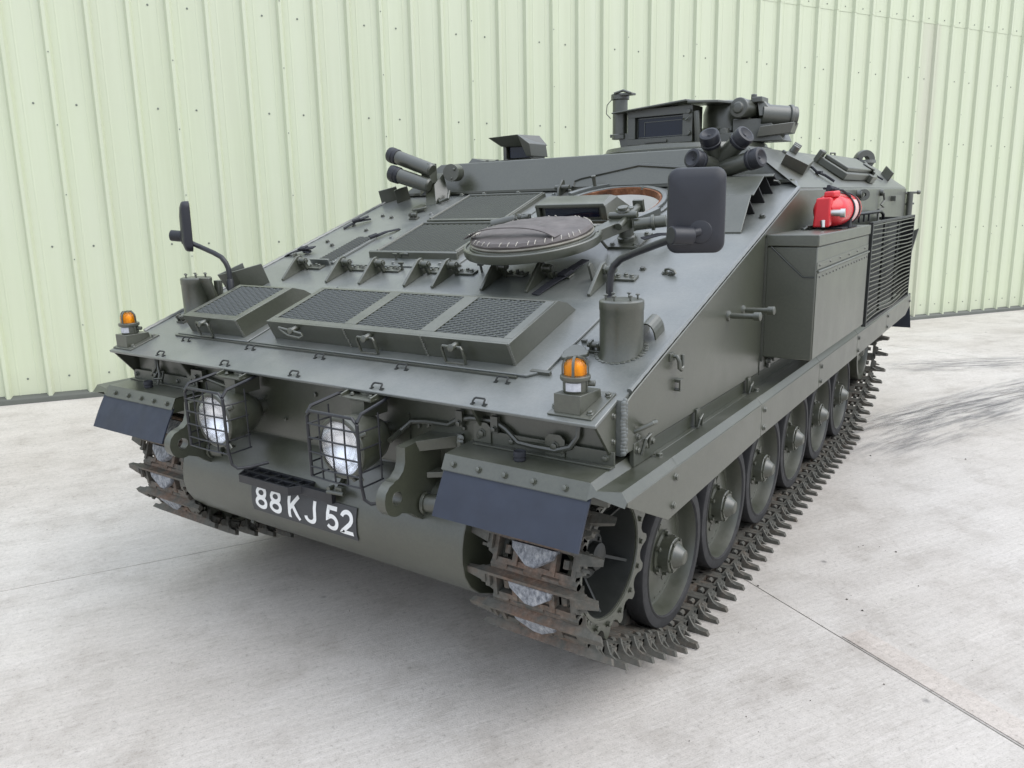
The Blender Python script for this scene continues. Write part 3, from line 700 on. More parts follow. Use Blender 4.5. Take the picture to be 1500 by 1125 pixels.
# canvas straps ---------------------------------------------------------
def strap(pts, w=.028, buckle=True):
    m = MB(); m.ribbon(pts, w, .005, (pts[-1]-pts[0]).cross(GN))
    mid = pts[len(pts)//2]
    if buckle:
        d = (pts[-1]-pts[0]).normalized(); s = d.cross(GN)
        R = Matrix((d, s, GN)).transposed(); m.box(mid+GN*.010, (.05, .04, .010), R); m.box(mid+d*.05+GN*.006, (.06, w, .006), R)
    part('strap', m, 'strap', veh, .001)
strap([gp(-.905, .27, .004), gp(-.87, .34, .014), gp(-.84, .40, .010), gp(-.80, .47, .016), gp(-.765, .535, .006)])
strap([gp(-1.30, .15, .004), gp(-1.25, .17, .018), gp(-1.19, .19, .022), gp(-1.13, .18, .010)], .035)
strap([gp(-1.24, .55, .004), gp(-1.19, .62, .020), gp(-1.13, .68, .012)], .035)
strap([gp(.60, -.17, .004), gp(.62, -.09, .012), gp(.645, .0, .014), gp(.66, .08, .022), gp(.665, .14, .02)], .040)
strap([gp(.86, .30, .05), gp(.91, .36, .045), gp(.97, .43, .02), gp(1.02, .5, .03)], .035)
# amber corner lamps ------------------------------------------------------
def beacon(x, y, rz):
    b = MB(); q = Matrix.Translation(gp(x, y))
    b.prism([(-.075, -.066), (.075, -.066), (.082, .080), (-.068, .080)], lambda u, v, w: tuple(gp(x+u, y+v, w)-gp(x, y)), 0, .006)
    zf = (gp(x, y-.055)-gp(x, y)).z
    B = [tuple(gp(x+u, y+v, .006)-gp(x, y)) for u, v in ((-.056, -.056), (.034, -.056), (.044, .056), (-.046, .056))]
    t = [(-.056, -.058, .045), (.034, -.058, .045), (.044, .05, .047), (-.046, .05, .047)]
    b.hexa(B, t)
    sl = [tuple(gp(x+u, y+v, .006)-gp(x, y)) for u, v in ((.036, -.050), (.060, -.050), (.066, .07), (.045, .07))]
    for u, v in ((.058, -.04), (.066, .06), (-.066, -.03)): b.bolt(gp(x+u, y+v, .006)-gp(x, y), GN, .009, .010)
    cx, cy = -.008, -.012
    b.lathe([(.034, .045), (.036, .05), (.036, .082)], (cx, cy, 0), (0, 0, 1), 20)
    for i in range(8):
        t_ = 2*PI*i/8+.2
        if math.cos(t_-rz) > .5: continue
        b.box((cx+.036*math.cos(t_), cy+.036*math.sin(t_), .066), (.006, .008, .034), Matrix.Rotation(t_, 3, 'Z'))
    b.lathe([(.030, .080), (.044, .082), (.046, .086), (.046, .096), (.038, .098)], (cx, cy, 0), (0, 0, 1), 24)
    b.cyl((cx+.03, cy+.02, .070), (cx+.052, cy+.028, .070), .009, n=10)
    o = part('corner_lamp', b, 'olive', veh, .0025, q, label='corner lamp with amber dome and white side lens')
    d = MB(); d.lathe([(.0345, .096), (.0345, .122), (.032, .134), (.024, .142), (.010, .146), (0, .1465)], (cx, cy, 0), (0, 0, 1), 24)
    part('amber_dome', d, 'amber', o, 0, q)
    d = MB(); d.lathe([(.026, .097), (.025, .120), (.014, .134), (0, .136)], (cx, cy, 0), (0, 0, 1), 16); part('lamp_core', d, 'ambercore', o, 0, q)
    d = MB()
    for a in (.35, .35+PI/2):
        c, s = math.cos(a), math.sin(a)
        P = [(cx+r*c, cy+r*s, z) for r, z in ((-.039, .094), (-.039, .122), (-.035, .138), (-.024, .149), (0, .152), (.024, .149), (.035, .138), (.039, .122), (.039, .094))]
        d.ribbon(P, .008, .004, (-s, c, 0))
    part('lamp_guard', d, 'olive', o, 0, q)
    d = MB(); P = [(.0385*math.cos(t), .0385*math.sin(t)) for t in [rz+i*.16 for i in range(-4, 5)]]
    d.add([(cx+a, cy+b_, z) for a, b_ in P for z in (.053, .078)], [(2*i, 2*i+2, 2*i+3, 2*i+1) for i in range(8)])
    part('side_lens', d, 'label_white', o, 0, q)
beacon(1.192, -.852, -1.25); beacon(-1.225, -.852, -1.25)
# pots with the mirror arms --------------------------------------------------
def mirror_set(sx):
    cx = 1.17*sx-.004; r = .0725
    b = MB(); b.lathe([(r+.016, 1.262), (r+.010, 1.296), (r, 1.318), (r, 1.455), (r+.0015, 1.457), (r+.0015, 1.484), (r-.004, 1.489)], (cx, -.525, 0), (0, 0, 1), 36)
    for i in range(30):
        t = 2*PI*i/30; x, y = cx+(r+.010)*math.cos(t), -.525+(r+.010)*math.sin(t)
        b.lathe([(0, 0), (.009, .001), (.009, .003), (0, .0045)], gp(x, y, -.001+.001*(i % 2)), GN, 6)
    for i in range(6):
        t = 2*PI*i/6+.5; x, y = cx+.052*math.cos(t), -.525+.052*math.sin(t)
        b.cyl((x, y, 1.488), (x, y, 1.503), .0035, n=6); b.lathe([(.0075, 0), (.0085, .003), (.003, .006)], (x, y, 1.502), (0, 0, 1), 8)
    o = part('mount_pot', b, 'olive', veh, .001)
    bx = cx-sx*.112
    m = MB()
    if sx < 0: gprism(m, [(-.50, 0), (-.50, .17), (-.485, .17), (-.485, 0)], min(cx-sx*.06, bx-sx*.03), max(cx-sx*.06, bx-sx*.03))
    m.cyl((bx+sx*.03, -.46, 1.34), (bx+sx*.03, -.46, 1.47), .020, n=12)
    part('arm_bracket', m, 'olive', o, .002)
    a = MB()
    if sx > 0: P = [(1.085, -.455, 1.40), (1.085, -.455, 1.52), (1.088, -.452, 1.565), (1.098, -.45, 1.59), (1.125, -.452, 1.613), (1.19, -.478, 1.637), (1.285, -.520, 1.667), (1.386, -.570, 1.696)]
    else: P = [(-1.00, -.455, 1.39), (-1.00, -.455, 1.49), (-1.003, -.455, 1.53), (-1.012, -.46, 1.558), (-1.035, -.465, 1.585), (-1.075, -.475, 1.605), (-1.16, -.49, 1.635), (-1.25, -.505, 1.665), (-1.30, -.51, 1.688)]
    Q = []
    for i in range(len(P)-1):
        for k in range(3): Q.append(Vector(P[i]).lerp(Vector(P[i+1]), k/3))
    Q.append(Vector(P[-1])); a.tube(Q, .0125, 10)
    a.lathe([(.017, 0), (.017, .085), (.015, .088)], P[0], (0, 0, 1), 12)
    part('mirror_arm', a, 'steelblack', o, 0)
    c = V(1.403, -.50, 1.768) if sx > 0 else V(-1.245, -.50, 1.735)
    nb = V(sx*.40, -.915, .02).normalized() if sx > 0 else V(-.52, -.85, .02).normalized()
    sd = V(0, 0, 1).cross(nb).normalized(); uu = nb.cross(sd)
    def mp(u, v, w): return c+sd*u+uu*v+nb*w
    W, H = (.087, .128) if sx > 0 else (.085, .122)
    b = MB(); k = 32; rings = []
    def rr(s, w, e):
        pts = []
        for cxx, cyy, a0 in ((W-.032, H-.032, 0), (-W+.032, H-.032, PI/2), (-W+.032, -H+.032, PI), (W-.032, -H+.032, 1.5*PI)):
            for i in range(7): t = a0+PI/2*i/6; pts.append(mp((cxx+.032*math.cos(t))*s, (cyy+.032*math.sin(t))*s, w+e*(cyy+.032*math.sin(t))))
        return pts
    R = [rr(1, -.022, 0), rr(1.0, -.004, 0), rr(.985, .006, 0), rr(.94, .013, 0), rr(.75, .021, 0), rr(.4, .026, 0), rr(.05, .027, 0)]
    n = len(R[0]); vs = [p for q in R for p in q]; fs = [tuple(range(n-1, -1, -1)), tuple((len(R)-1)*n+i for i in range(n))]
    for j in range(len(R)-1):
        for i in range(n): fs.append((j*n+i, j*n+(i+1) % n, (j+1)*n+(i+1) % n, (j+1)*n+i))
    b.add(vs, fs); mo = part('mirror', b, 'black', o, 0)
    g_ = MB(); ri = rr(.93, -.0235, 0); g_.add(ri, [tuple(range(n-1, -1, -1))]); part('mirror_glass', g_, 'mirror', o, 0)
    j = MB(); j0 = mp(.012, -.062, .02) if sx > 0 else mp(-.02, -.05, .02)
    j.lathe([(.040, 0), (.036, .012), (.020, .016)], j0-nb*.006, nb, 16)
    e = Vector(P[-1]); ax = (V(-.55, -.78, .05) if sx > 0 else V(-.75, -.45, .1)).normalized(); j.cyl(e-ax*.035, e+ax*.038, .0275, n=22); j.cyl(j0, e, .014, n=10)
    part('mirror_joint', j, 'black', o, .003)
mirror_set(1); mirror_set(-1)
h = MB()                                                              # angled splash plates on the far side and the arched cover
for x0, y0, x1, y1 in ((-1.245, -.30, -1.175, -.235), ):
    h.hexa([gp(-1.19, -.33), gp(-1.10, -.30), gp(-1.10, -.292), gp(-1.19, -.322)], [gp(-1.23, -.33, .105), gp(-1.12, -.30, .115), gp(-1.12, -.292, .115), gp(-1.23, -.322, .105)])
    h.hexa([gp(-1.10, -.30), gp(-1.02, -.20), gp(-1.028, -.195), gp(-1.108, -.295)], [gp(-1.12, -.30, .115), gp(-1.03, -.20, .115), gp(-1.038, -.195, .115), gp(-1.128, -.295, .115)])
    h.hexa([gp(-1.19, -.33), gp(-1.13, -.24), gp(-1.138, -.235), gp(-1.198, -.325)], [gp(-1.23, -.33, .105), gp(-1.15, -.22, .125), gp(-1.158, -.215, .125), gp(-1.238, -.325, .105)])
for dx in (0, .135):
    h.cut(); h.hexa([gp(-1.325+dx, .985), gp(-1.315+dx, .975), gp(-1.235+dx*.7, 1.06), gp(-1.245+dx*.7, 1.07)], [gp(-1.325+dx, .985, .085), gp(-1.315+dx, .975, .085), gp(-1.235+dx*.7, 1.06, .085), gp(-1.245+dx*.7, 1.07, .085)])
part('splash_plate', h, 'olive', veh, .002)
h = MB()
for i in range(10):
    t0, t1 = PI*i/10, PI*(i+1)/10
    a = [(1.222+.030*math.cos(t), .048*math.sin(t)+.012) for t in (t0, t1)]; b = [(1.222+.025*math.cos(t), .043*math.sin(t)+.012) for t in (t0, t1)]
    h.hexa([gp(a[0][0], -.44, a[0][1]), gp(b[0][0], -.44, b[0][1]), gp(b[0][0], -.37, b[0][1]), gp(a[0][0], -.37, a[0][1])], [gp(a[1][0], -.44, a[1][1]), gp(b[1][0], -.44, b[1][1]), gp(b[1][0], -.37, b[1][1]), gp(a[1][0], -.37, a[1][1])])
gbox(h, 1.192, 1.197, -.44, -.37, 0, .012); gbox(h, 1.247, 1.252, -.44, -.37, 0, .012)
part('arched_cover', h, 'olive', veh, 0)

# ------------------------------------------------------------------ driver's hatch
def ring_g(mb, r0, r1, h0, h1, n=48, mat=0, c=HC):
    q = Matrix((V(1, 0, 0), GT, GN)).transposed()
    pr = [(r0, h0), (r1, h0), (r1, h1), (r0, h1)]; vs = []; fs = []
    o = gp(c[0], c[1])
    for r, hh in pr:
        for i in range(n): t = 2*PI*i/n; vs.append(o+q@V(r*math.cos(t), r*math.sin(t), hh))
    for j in range(4):
        for i in range(n): fs.append((j*n+i, j*n+(i+1) % n, ((j+1) % 4)*n+(i+1) % n, ((j+1) % 4)*n+i))
    mb.add(vs, fs, mat)
h = MB(); ring_g(h, HR-.004, HR+.020, -.03, .022); ring_g(h, HR+.020, HR+.050, 0, .009)
hr_ = part('hatch_ring', h, 'rough', veh, .003)
h = MB(); ring_g(h, HR-.016, HR-.005, -.06, .016); part('rusty_rim', h, 'rust', hr_, 0)
h = MB(); q = Matrix((V(1, 0, 0), GT, GN)).transposed(); n = 48; o = gp(*HC)
vs = [o+q@V(.282*math.cos(2*PI*i/n), .282*math.sin(2*PI*i/n), -.02) for i in range(n)]+[o+V(.31*math.cos(2*PI*i/n), .29*math.sin(2*PI*i/n), -.62) for i in range(n)]
h.add(vs, [(i, n+i, n+(i+1) % n, (i+1) % n) for i in range(n)]+[tuple(range(n, 2*n))])
part('hatch_well', h, 'white', hr_, 0)
h = MB()
for a0, a1 in ((1.9, 2.6), (-.95, -.25)):
    h.cut()
    for i in range(8):
        t0, t1 = a0+(a1-a0)*i/8, a0+(a1-a0)*(i+1)/8; r0, r1 = HR+.028, HR+.062
        P = [(HC[0]+r*math.cos(t), HC[1]+r*.95*math.sin(t)) for r, t in ((r0, t0), (r1, t0), (r1, t1), (r0, t1))]
        h.hexa([gp(*p, .004) for p in P], [gp(*p, .034) for p in P])
part('hatch_kerb', h, 'rough', hr_, 0)
# the lid, swung forward on its arm
LC = V(.462, .031, 1.636); LN = V(0, -.195, 1).normalized(); LR = .300
h = MB(); h.lathe([(LR-.03, -.022), (LR-.006, -.018), (LR, -.008), (LR, .018), (LR-.004, .022), (LR-.012, .022), (LR-.014, .015), (LR-.026, .015), (LR-.028, .022), (LR-.034, .026), (LR-.060, .026)], LC, LN, 72)
h.lathe([(.05, -.06), (.05, -.022)], LC-LN*.0, LN, 16)
lid = part('hatch_lid', h, 'olive', veh, 0)
h = MB(); h.lathe([(LR-.034, .0262), (LR-.030, .032), (LR-.035, .037), (LR-.05, .037)], LC, LN, 72); part('lid_seal', h, 'rubber_seal', lid, 0)
h = MB(); pr = [(LR-.052, .030), (LR-.038, .036), (LR-.034, .046), (LR-.042, .058), (LR-.07, .064), (LR-.14, .069), (.08, .071), (0, .071)]
h.lathe(pr, LC, LN, 72); me = h.mesh('lid_padding', 'canvas')
for v in me.vertices:
    d = math.sin(v.co.x*37)*math.sin(v.co.y*31)*.0022+math.sin(v.co.x*91+v.co.y*60)*.001; v.co += LN*d
part('lid_padding', me, None, lid, 0)
sd_ = LN.cross(V(0, 1, 0)).normalized()*-1; sd_ = (V(1, 0, 0)-LN*LN.x).normalized(); fd = LN.cross(sd_)
def lp(u, v, w): return LC+sd_*u+fd*v+LN*w
h = MB(); P = []
for i in range(21):
    t = -1+i/10; P.append(lp(t*.215-.005, -.150+.02*t, .068+.034*max(0, 1-abs(t)**2.4)+.004-.010*abs(t)**6))
h.ribbon(P, .050, .004, fd); part('lid_strap', h, 'canvas', lid, 0)
h = MB()
for i in range(46):
    t = 2*PI*i/46+random.uniform(-.03, .03); rr_ = LR-.036
    a = lp(rr_*math.cos(t), rr_*math.sin(t), .050); b = lp((rr_-.012)*math.cos(t+.03), (rr_-.012)*math.sin(t+.03), .0635)
    if random.random() < (.85 if math.sin(t) < 0 else .4): h.tube([a, a.lerp(b, .5)+LN*.003, b], .0017, 4)
for i in range(16): a = lp(random.uniform(-.24, -.19), random.uniform(-.14, -.09), .064); h.tube([a, a+V(random.uniform(-.02, .02), random.uniform(-.02, .02), .004)], .0018, 4)
part('stitching', h, 'stitch', lid, 0, kind='stuff')
# pivot arm and hinge of the lid
h = MB(); pv = gp(.745, .375)
h.hexa([gp(.66, .20, .075), gp(.70, .18, .075), gp(.79, .36, .075), gp(.72, .39, .075)], [gp(.66, .20, .125), gp(.70, .18, .125), gp(.79, .36, .125), gp(.72, .39, .125)])
gbox(h, .68, .83, .30, .46, 0, .012); h.lathe([(.042, 0), (.042, .03), (.034, .034), (.034, .15), (.028, .16)], pv, GN, 20)
for x, y in ((.70, .32), (.81, .32), (.70, .44), (.81, .44)): h.bolt(gp(x, y, .012), GN, .010, .010)
h.cyl(gp(.745, .44, .03), gp(.745, .44, .14), .018, n=12); h.cyl(gp(.69, .35, .135), gp(.82, .36, .135), .016, n=12)
h.tube([gp(.70, .27, .02), gp(.69, .25, .06), gp(.70, .26, .10), gp(.73, .29, .12)], .007, 8)
h.cyl(gp(.80, .36, .09), gp(.93, .40, .09), .026, n=14); h.lathe([(.034, 0), (.034, .014)], gp(.87, .38, .09), V(.9, .3, .1), 14)
h.cyl(gp(.77, .27, .115), gp(.755, .50, .12), .0165, n=14); h.box(gp(.755, .505, .122), (.05, .018, .055), GR)
h.lathe([(.024, 0), (.024, .012)], gp(.755, .36, .16), GN, 12)
part('lid_hinge', h, 'olive', veh, .002)
# driver's periscope -------------------------------------------------------
h = MB(); x0, x1, y0, y1 = .13, .53, .60, .74
F = [(x0, .005), (x1, .005), (x1, .085), (x1-.012, .098), (x0+.008, .098), (x0, .09)]
h.hexa([gp(x0, y0), gp(x1, y0), gp(x1+.01, y1), gp(x0, y1)], [gp(x0, y0, .018), gp(x1, y0, .018), gp(x1+.01, y1, .018), gp(x0, y1, .018)])
h.hexa([gp(x0, y0, .018), gp(x0+.022, y0, .018), gp(x0+.022, y1, .018), gp(x0, y1, .018)], [gp(x0, y0, .088), gp(x0+.022, y0, .088), gp(x0+.022, y1-.02, .088), gp(x0, y1-.02, .088)])
h.hexa([gp(x1-.03, y0, .018), gp(x1, y0, .018), gp(x1+.05, y1+.03, .018), gp(x1-.03, y1, .018)], [gp(x1-.03, y0, .088), gp(x1, y0, .088), gp(x1-.01, y1, .088), gp(x1-.03, y1, .088)])
h.hexa([gp(x0, y0-.006, .088), gp(x1, y0-.006, .088), gp(x1, y1, .088), gp(x0, y1, .088)], [gp(x0+.006, y0-.004, .104), gp(x1-.006, y0-.004, .104), gp(x1-.03, y1-.02, .104), gp(x0+.006, y1-.02, .104)])
gbox(h, x0+.022, x1-.03, y1-.02, y1, .018, .088)
pe = part('driver_periscope', h, 'olive', veh, .003)
h = MB(); gbox(h, x0+.026, x1-.034, y0+.020, y0+.026, .020, .086); part('periscope_frame', h, 'olive_dark', pe, 0)
h = MB(); gbox(h, x0+.045, x1-.050, y0+.016, y0+.0195, .030, .074); part('periscope_glass', h, 'scope', pe, 0)
h = MB()
gprism(h, [(.56, 0), (.585, .062), (.595, .062), (.595, 0)], .02, .10); h.cyl(gp(-.10, .52, .03), gp(.02, .57, .04), .026, n=14)
h.lathe([(.012, 0), (.012, .07)], gp(.03, .56, .045), V(1, .2, .2), 8); h.bolt(gp(.05, .575, .05), (0, -1, .2), .014, .02)
h.cut()
for x, y in ((.10, .95), (.075, .98), (.03, .93)): h.bolt(gp(x, y), GN, .010, .012)
gprism(h, [(1.0, 0), (1.02, .045), (1.075, .075), (1.09, .07), (1.09, 0)], .0, .012); h.cyl(gp(-.03, 1.05, .04), gp(.06, 1.05, .04), .014, n=10)
h.cut(); h.cyl(gp(.21, 1.07, .0), gp(.21, 1.07, .085), .010, n=10); h.lathe([(.014, 0), (.014, .012)], gp(.21, 1.07, .080), GN, 10)
part('hatch_fittings', h, 'olive_dark', veh, .002)

# ------------------------------------------------------------------ smoke launchers
def launcher(name, tubes, bracket):
    o = part(name, bracket, 'olive', veh, .002)
    for base, tip, rad in tubes:
        b = Vector(base); t = Vector(tip); ax = (t-b).normalized(); L = (t-b).length
        m = MB(); m.lathe([(rad*.8, -.01), (rad, 0), (rad, L-.062), (rad*.96, L-.06)], b, ax, 24); part('launcher_tube', m, 'olive_dark', o, 0)
        c = MB(); c.lathe([(rad*1.08, L-.066), (rad*1.13, L-.062), (rad*1.13, L-.050), (rad*1.06, L-.047), (rad*1.06, L-.040), (rad*1.13, L-.037), (rad*1.13, L-.010), (rad*1.05, L), (rad*.8, L+.003), (rad*.55, L-.004), (rad*.2, L-.010), (rad*.12, L-.006), (0, L-.006)], b, ax, 28); part('tube_cap', c, 'black', o, 0)
    return o
b = MB()
ft = gp(-.87, .955)
b.hexa([gp(-.90, .93), gp(-.83, .94), gp(-.80, 1.04), (-.87, 1.06, 1.86)], [(-.955, 1.0, 1.93), (-.86, .97, 1.93), (-.85, 1.05, 2.0), (-.92, 1.06, 2.0)])
b.hexa([(-.98, .97, 1.86), (-.87, .95, 1.93), (-.86, 1.0, 1.95), (-.96, 1.02, 1.88)], [(-.925, .94, 2.06), (-.87, .93, 2.055), (-.86, 1.0, 2.055), (-.92, 1.01, 2.06)])
b.cyl((-.80, 1.12, 2.0), (-.775, 1.03, 1.998), .052, n=24)
for i in range(3): t = 2*PI*i/3+.6; b.bolt((-.775+.030*math.cos(t), 1.03, 1.998+.034*math.sin(t)), (.25, -1, 0), .007, .006)
b.tube([gp(-.78, 1.03, .05), gp(-.76, .98, .02), gp(-.80, .95, .015), gp(-.83, .98, .02)], .010, 8)
launcher('smoke_launcher', [((-.87, .96, 2.015), (-1.185, .94, 2.125), .043), ((-.875, .93, 1.925), (-1.125, .87, 2.012), .043), ((-.90, .99, 1.92), (-1.225, .985, 2.008), .043)], b)
b = MB()
b.hexa([gp(.80, 1.0), gp(.98, 1.0), gp(.98, 1.10), gp(.80, 1.10)], [(.84, 1.0, 1.95), (.95, 1.0, 1.95), (.95, 1.08, 1.97), (.84, 1.08, 1.97)])
b.cyl((.89, 1.13, 1.97), (.89, 1.02, 1.965), .05, n=20)
launcher('smoke_launcher', [((.905, 1.04, 1.945), (.848, .85, 1.993), .043), ((.89, 1.07, 1.955), (.895, .94, 2.107), .043), ((.885, 1.06, 1.955), (1.062, .985, 2.098), .043), ((.89, 1.04, 1.930), (1.145, .965, 1.987), .043)], b)

# ------------------------------------------------------------------ roof fittings
h = MB()
h.hexa([(-.685, 1.40, 2.055), (-.425, 1.40, 2.055), (-.425, 1.62, 2.055), (-.685, 1.62, 2.055)], [(-.675, 1.42, 2.078), (-.435, 1.42, 2.078), (-.435, 1.60, 2.078), (-.675, 1.60, 2.078)])
h.span((-.665, 1.44, 2.078), (-.64, 1.58, 2.165)); h.span((-.46, 1.44, 2.078), (-.435, 1.58, 2.165)); h.span((-.64, 1.52, 2.078), (-.46, 1.58, 2.165))
h.hexa([(-.665, 1.42, 2.160), (-.435, 1.42, 2.150), (-.425, 1.60, 2.160), (-.665, 1.60, 2.160)], [(-.725, 1.36, 2.215), (-.50, 1.36, 2.222), (-.46, 1.56, 2.222), (-.70, 1.56, 2.216)])
h.hexa([(-.462, 1.40, 2.09), (-.425, 1.40, 2.09), (-.425, 1.60, 2.09), (-.462, 1.60, 2.09)], [(-.50, 1.36, 2.222), (-.425, 1.38, 2.165), (-.425, 1.58, 2.165), (-.48, 1.56, 2.22)])
ro = part('roof_periscope', h, 'olive_dark', veh, .003)
h = MB(); h.span((-.63, 1.465, 2.088), (-.47, 1.475, 2.155)); part('periscope_glass', h, 'scope', ro, 0)
h = MB(); h.hexa([(-.98, 1.45, 2.055), (-.80, 1.45, 2.055), (-.80, 1.75, 2.055), (-.98, 1.75, 2.055)], [(-.94, 1.47, 2.105), (-.80, 1.47, 2.075), (-.80, 1.72, 2.075), (-.94, 1.72, 2.105)])
h.cut(); h.span((-.80, 1.35, 2.055), (-.60, 1.75, 2.072))
for x in (-.78, -.70, -.62): h.bolt((x, 1.42, 2.07), (0, 0, 1), .012, .012)
part('roof_plate', h, 'olive_dark', veh, .003)
# cupola -----------------------------------------------------------------
CC = (.345, 2.0)
h = MB(); h.lathe([(.545, 2.05), (.545, 2.062), (.525, 2.066), (.525, 2.088), (.50, 2.094), (.49, 2.116), (.45, 2.122), (.36, 2.125), (0, 2.13)], (*CC, 0), (0, 0, 1), 64)
for i in range(16): t = 2*PI*i/16; h.bolt((CC[0]+.535*math.cos(t), CC[1]+.535*math.sin(t), 2.062), (0, 0, 1), .014, .014)
cu = part('cupola', h, 'olive', veh, 0)
h = MB()                                                               # front sight block
x0, x1, y0, y1, z0, z1 = .10, .515, 1.68, 1.84, 2.13, 2.335
h.span((x0, y0, z0), (x1, y1, z0+.035)); h.span((x0, y0, z1-.045), (x1, y1, z1)); h.span((x0, y0, z0+.035), (x0+.05, y1, z1-.045)); h.span((x1-.06, y0, z0+.035), (x1, y1, z1-.045)); h.span((x0+.05, y0+.05, z0+.035), (x1-.06, y1, z1-.045))
for z in (2.18, 2.30): h.cyl((x1-.02, y0-.002, z), (x1-.02, y0-.02, z), .014, n=10)
h.tube([(x1-.05, y0-.01, 2.26), (x1-.03, y0-.03, 2.25), (x1-.01, y0-.02, 2.27)], .006, 8)
h.span((.22, y0-.014, 2.137), (.36, y0, 2.152)); h.tube([(.535, 1.72, 2.10), (.54, 1.70, 2.20), (.53, 1.70, 2.30)], .020, 8)
part('sight_block', h, 'olive_dark', cu, .004)
h = MB(); h.span((x0+.052, y0+.030, z0+.037), (x1-.062, y0+.036, z1-.047)); part('sight_glass', h, 'scope', cu, 0)
h = MB(); gx0, gx1, ga, gb = x0+.056, x1-.066, z0+.041, z1-.051
for a, b_ in (((gx0, ga), (gx1, ga+.004)), ((gx0, gb-.004), (gx1, gb)), ((gx0, ga+.004), (gx0+.004, gb-.004)), ((gx1-.004, ga+.004), (gx1, gb-.004)), ((gx0+.045, ga+.012), (gx0+.048, gb-.022)), ((gx0+.048, gb-.025), (gx1-.01, gb-.022))): h.span((a[0], y0+.026, a[1]), (b_[0], y0+.0295, b_[1]))
part('glass_edge', h, 'olive', cu, 0)
h = MB(); h.hexa([(.02, 1.62, 2.318), (.50, 1.62, 2.350), (.53, 1.90, 2.350), (.05, 1.90, 2.325)], [(.02, 1.62, 2.326), (.50, 1.62, 2.362), (.53, 1.90, 2.37), (.05, 1.90, 2.335)])
h.hexa([(.50, 1.63, 2.340), (.66, 1.70, 2.335), (.70, 2.0, 2.345), (.50, 1.95, 2.350)], [(.50, 1.63, 2.355), (.66, 1.70, 2.350), (.70, 2.0, 2.36), (.50, 1.95, 2.365)])
part('sight_hood', h, 'olive_dark', cu, .003)
h = MB(); h.lathe([(.050, 2.175), (.050, 2.20), (.046, 2.205), (.046, 2.405), (.056, 2.408), (.056, 2.438), (.05, 2.442)], (.03, 1.72, 0), (0, 0, 1), 22)
h.span((.06, 1.66, 2.425), (.135, 1.72, 2.437)); h.span((-.03, 1.70, 2.188), (.11, 1.78, 2.206)); h.hexa([(.05, 1.70, 2.10), (.11, 1.70, 2.10), (.11, 1.78, 2.10), (.05, 1.78, 2.10)], [(.03, 1.70, 2.19), (.10, 1.70, 2.19), (.10, 1.78, 2.19), (.03, 1.78, 2.19)])
h.tube([(-.02, 1.70, 2.41), (-.045, 1.69, 2.38), (-.05, 1.69, 2.33), (-.02, 1.69, 2.30)], .003, 6)
h.tube([(.02, 1.66, 2.44), (.08, 1.66, 2.452), (.13, 1.66, 2.432)], .008, 8)
part('observation_tube', h, 'olive_dark', cu, .002)
h = MB(); h.lathe([(.13, 2.12), (.135, 2.20), (.135, 2.30), (.12, 2.345), (.085, 2.365), (.04, 2.372), (0, 2.374)], (.61, 1.98, 0), (0, 0, 1), 30)
h.lathe([(.15, 2.19), (.15, 2.215)], (.61, 1.98, 0), (0, 0, 1), 30)
part('cupola_dome', h, 'olive', cu, 0)
h = MB()                                                                # weapon mount on the right of the cupola
h.cyl((.76, 1.80, 2.305), (.80, 2.10, 2.31), .050, n=22); h.lathe([(.056, 0), (.056, .03), (.03, .034), (.03, .046), (.012, .05)], (.757, 1.805, 2.305), (-.13, -1, 0), 22)
h.cyl((.83, 1.93, 2.27), (1.0, 2.05, 2.25), .062, n=22); h.lathe([(.070, 0), (.070, .02)], (.965, 2.02, 2.254), (.85, .6, -.1), 20)
h.hexa([(.70, 1.84, 2.12), (.97, 1.95, 2.12), (.97, 2.12, 2.12), (.70, 2.05, 2.12)], [(.70, 1.84, 2.25), (.88, 1.92, 2.25), (.90, 2.12, 2.27), (.70, 2.05, 2.27)])
h.hexa([(.84, 1.84, 2.14), (1.0, 1.96, 2.16), (1.0, 2.06, 2.16), (.84, 1.95, 2.14)], [(.86, 1.84, 2.20), (1.02, 1.96, 2.22), (1.02, 2.06, 2.22), (.86, 1.95, 2.20)])
h.span((.80, 1.86, 2.335), (.86, 1.98, 2.365)); h.cyl((.80, 1.9, 2.33), (.80, 1.9, 2.385), .017, n=10); h.cyl((.66, 1.80, 2.12), (.66, 1.80, 2.20), .035, n=14); h.span((.62, 1.76, 2.11), (.74, 1.86, 2.17))
h.hexa([(.84, 1.88, 2.26), (.92, 1.92, 2.26), (.92, 1.96, 2.26), (.84, 1.93, 2.26)], [(.82, 1.88, 2.37), (.84, 1.90, 2.37), (.84, 1.93, 2.37), (.82, 1.91, 2.37)])
part('weapon_mount', h, 'olive_dark', cu, .004)
# things on the sloping roof side: RS(y, d, h): d metres down from the roof edge -----------------
RN = V(.2085, 0, .3145).normalized(); RD = V(.3145, 0, -.2085).normalized()
def RS(y, d, hh=0): return V(.99, y, 2.055)+RD*d+RN*hh
def rbox(mb, y0, y1, d0, d1, h0, h1): mb.hexa([RS(y0, d0, h0), RS(y0, d1, h0), RS(y1, d1, h0), RS(y1, d0, h0)], [RS(y0, d0, h1), RS(y0, d1, h1), RS(y1, d1, h1), RS(y1, d0, h1)])
h = MB(); h.hexa([RS(1.33, .17), RS(1.45, .27), RS(1.80, .20), RS(1.64, .09)], [RS(1.30, .17, .06), RS(1.42, .27, .06), RS(1.77, .20, .06), RS(1.62, .09, .06)])
for i in range(3): h.cyl(RS(1.52+.08*i, .14-.02*i, .06), RS(1.52+.08*i, .14-.02*i, .095), .022, n=12)
h.bolt(RS(1.75, .04), RN, .014, .02); h.bolt(RS(1.9, .08), RN, .014, .02)
part('socket_block', h, 'olive_dark', veh, .003)
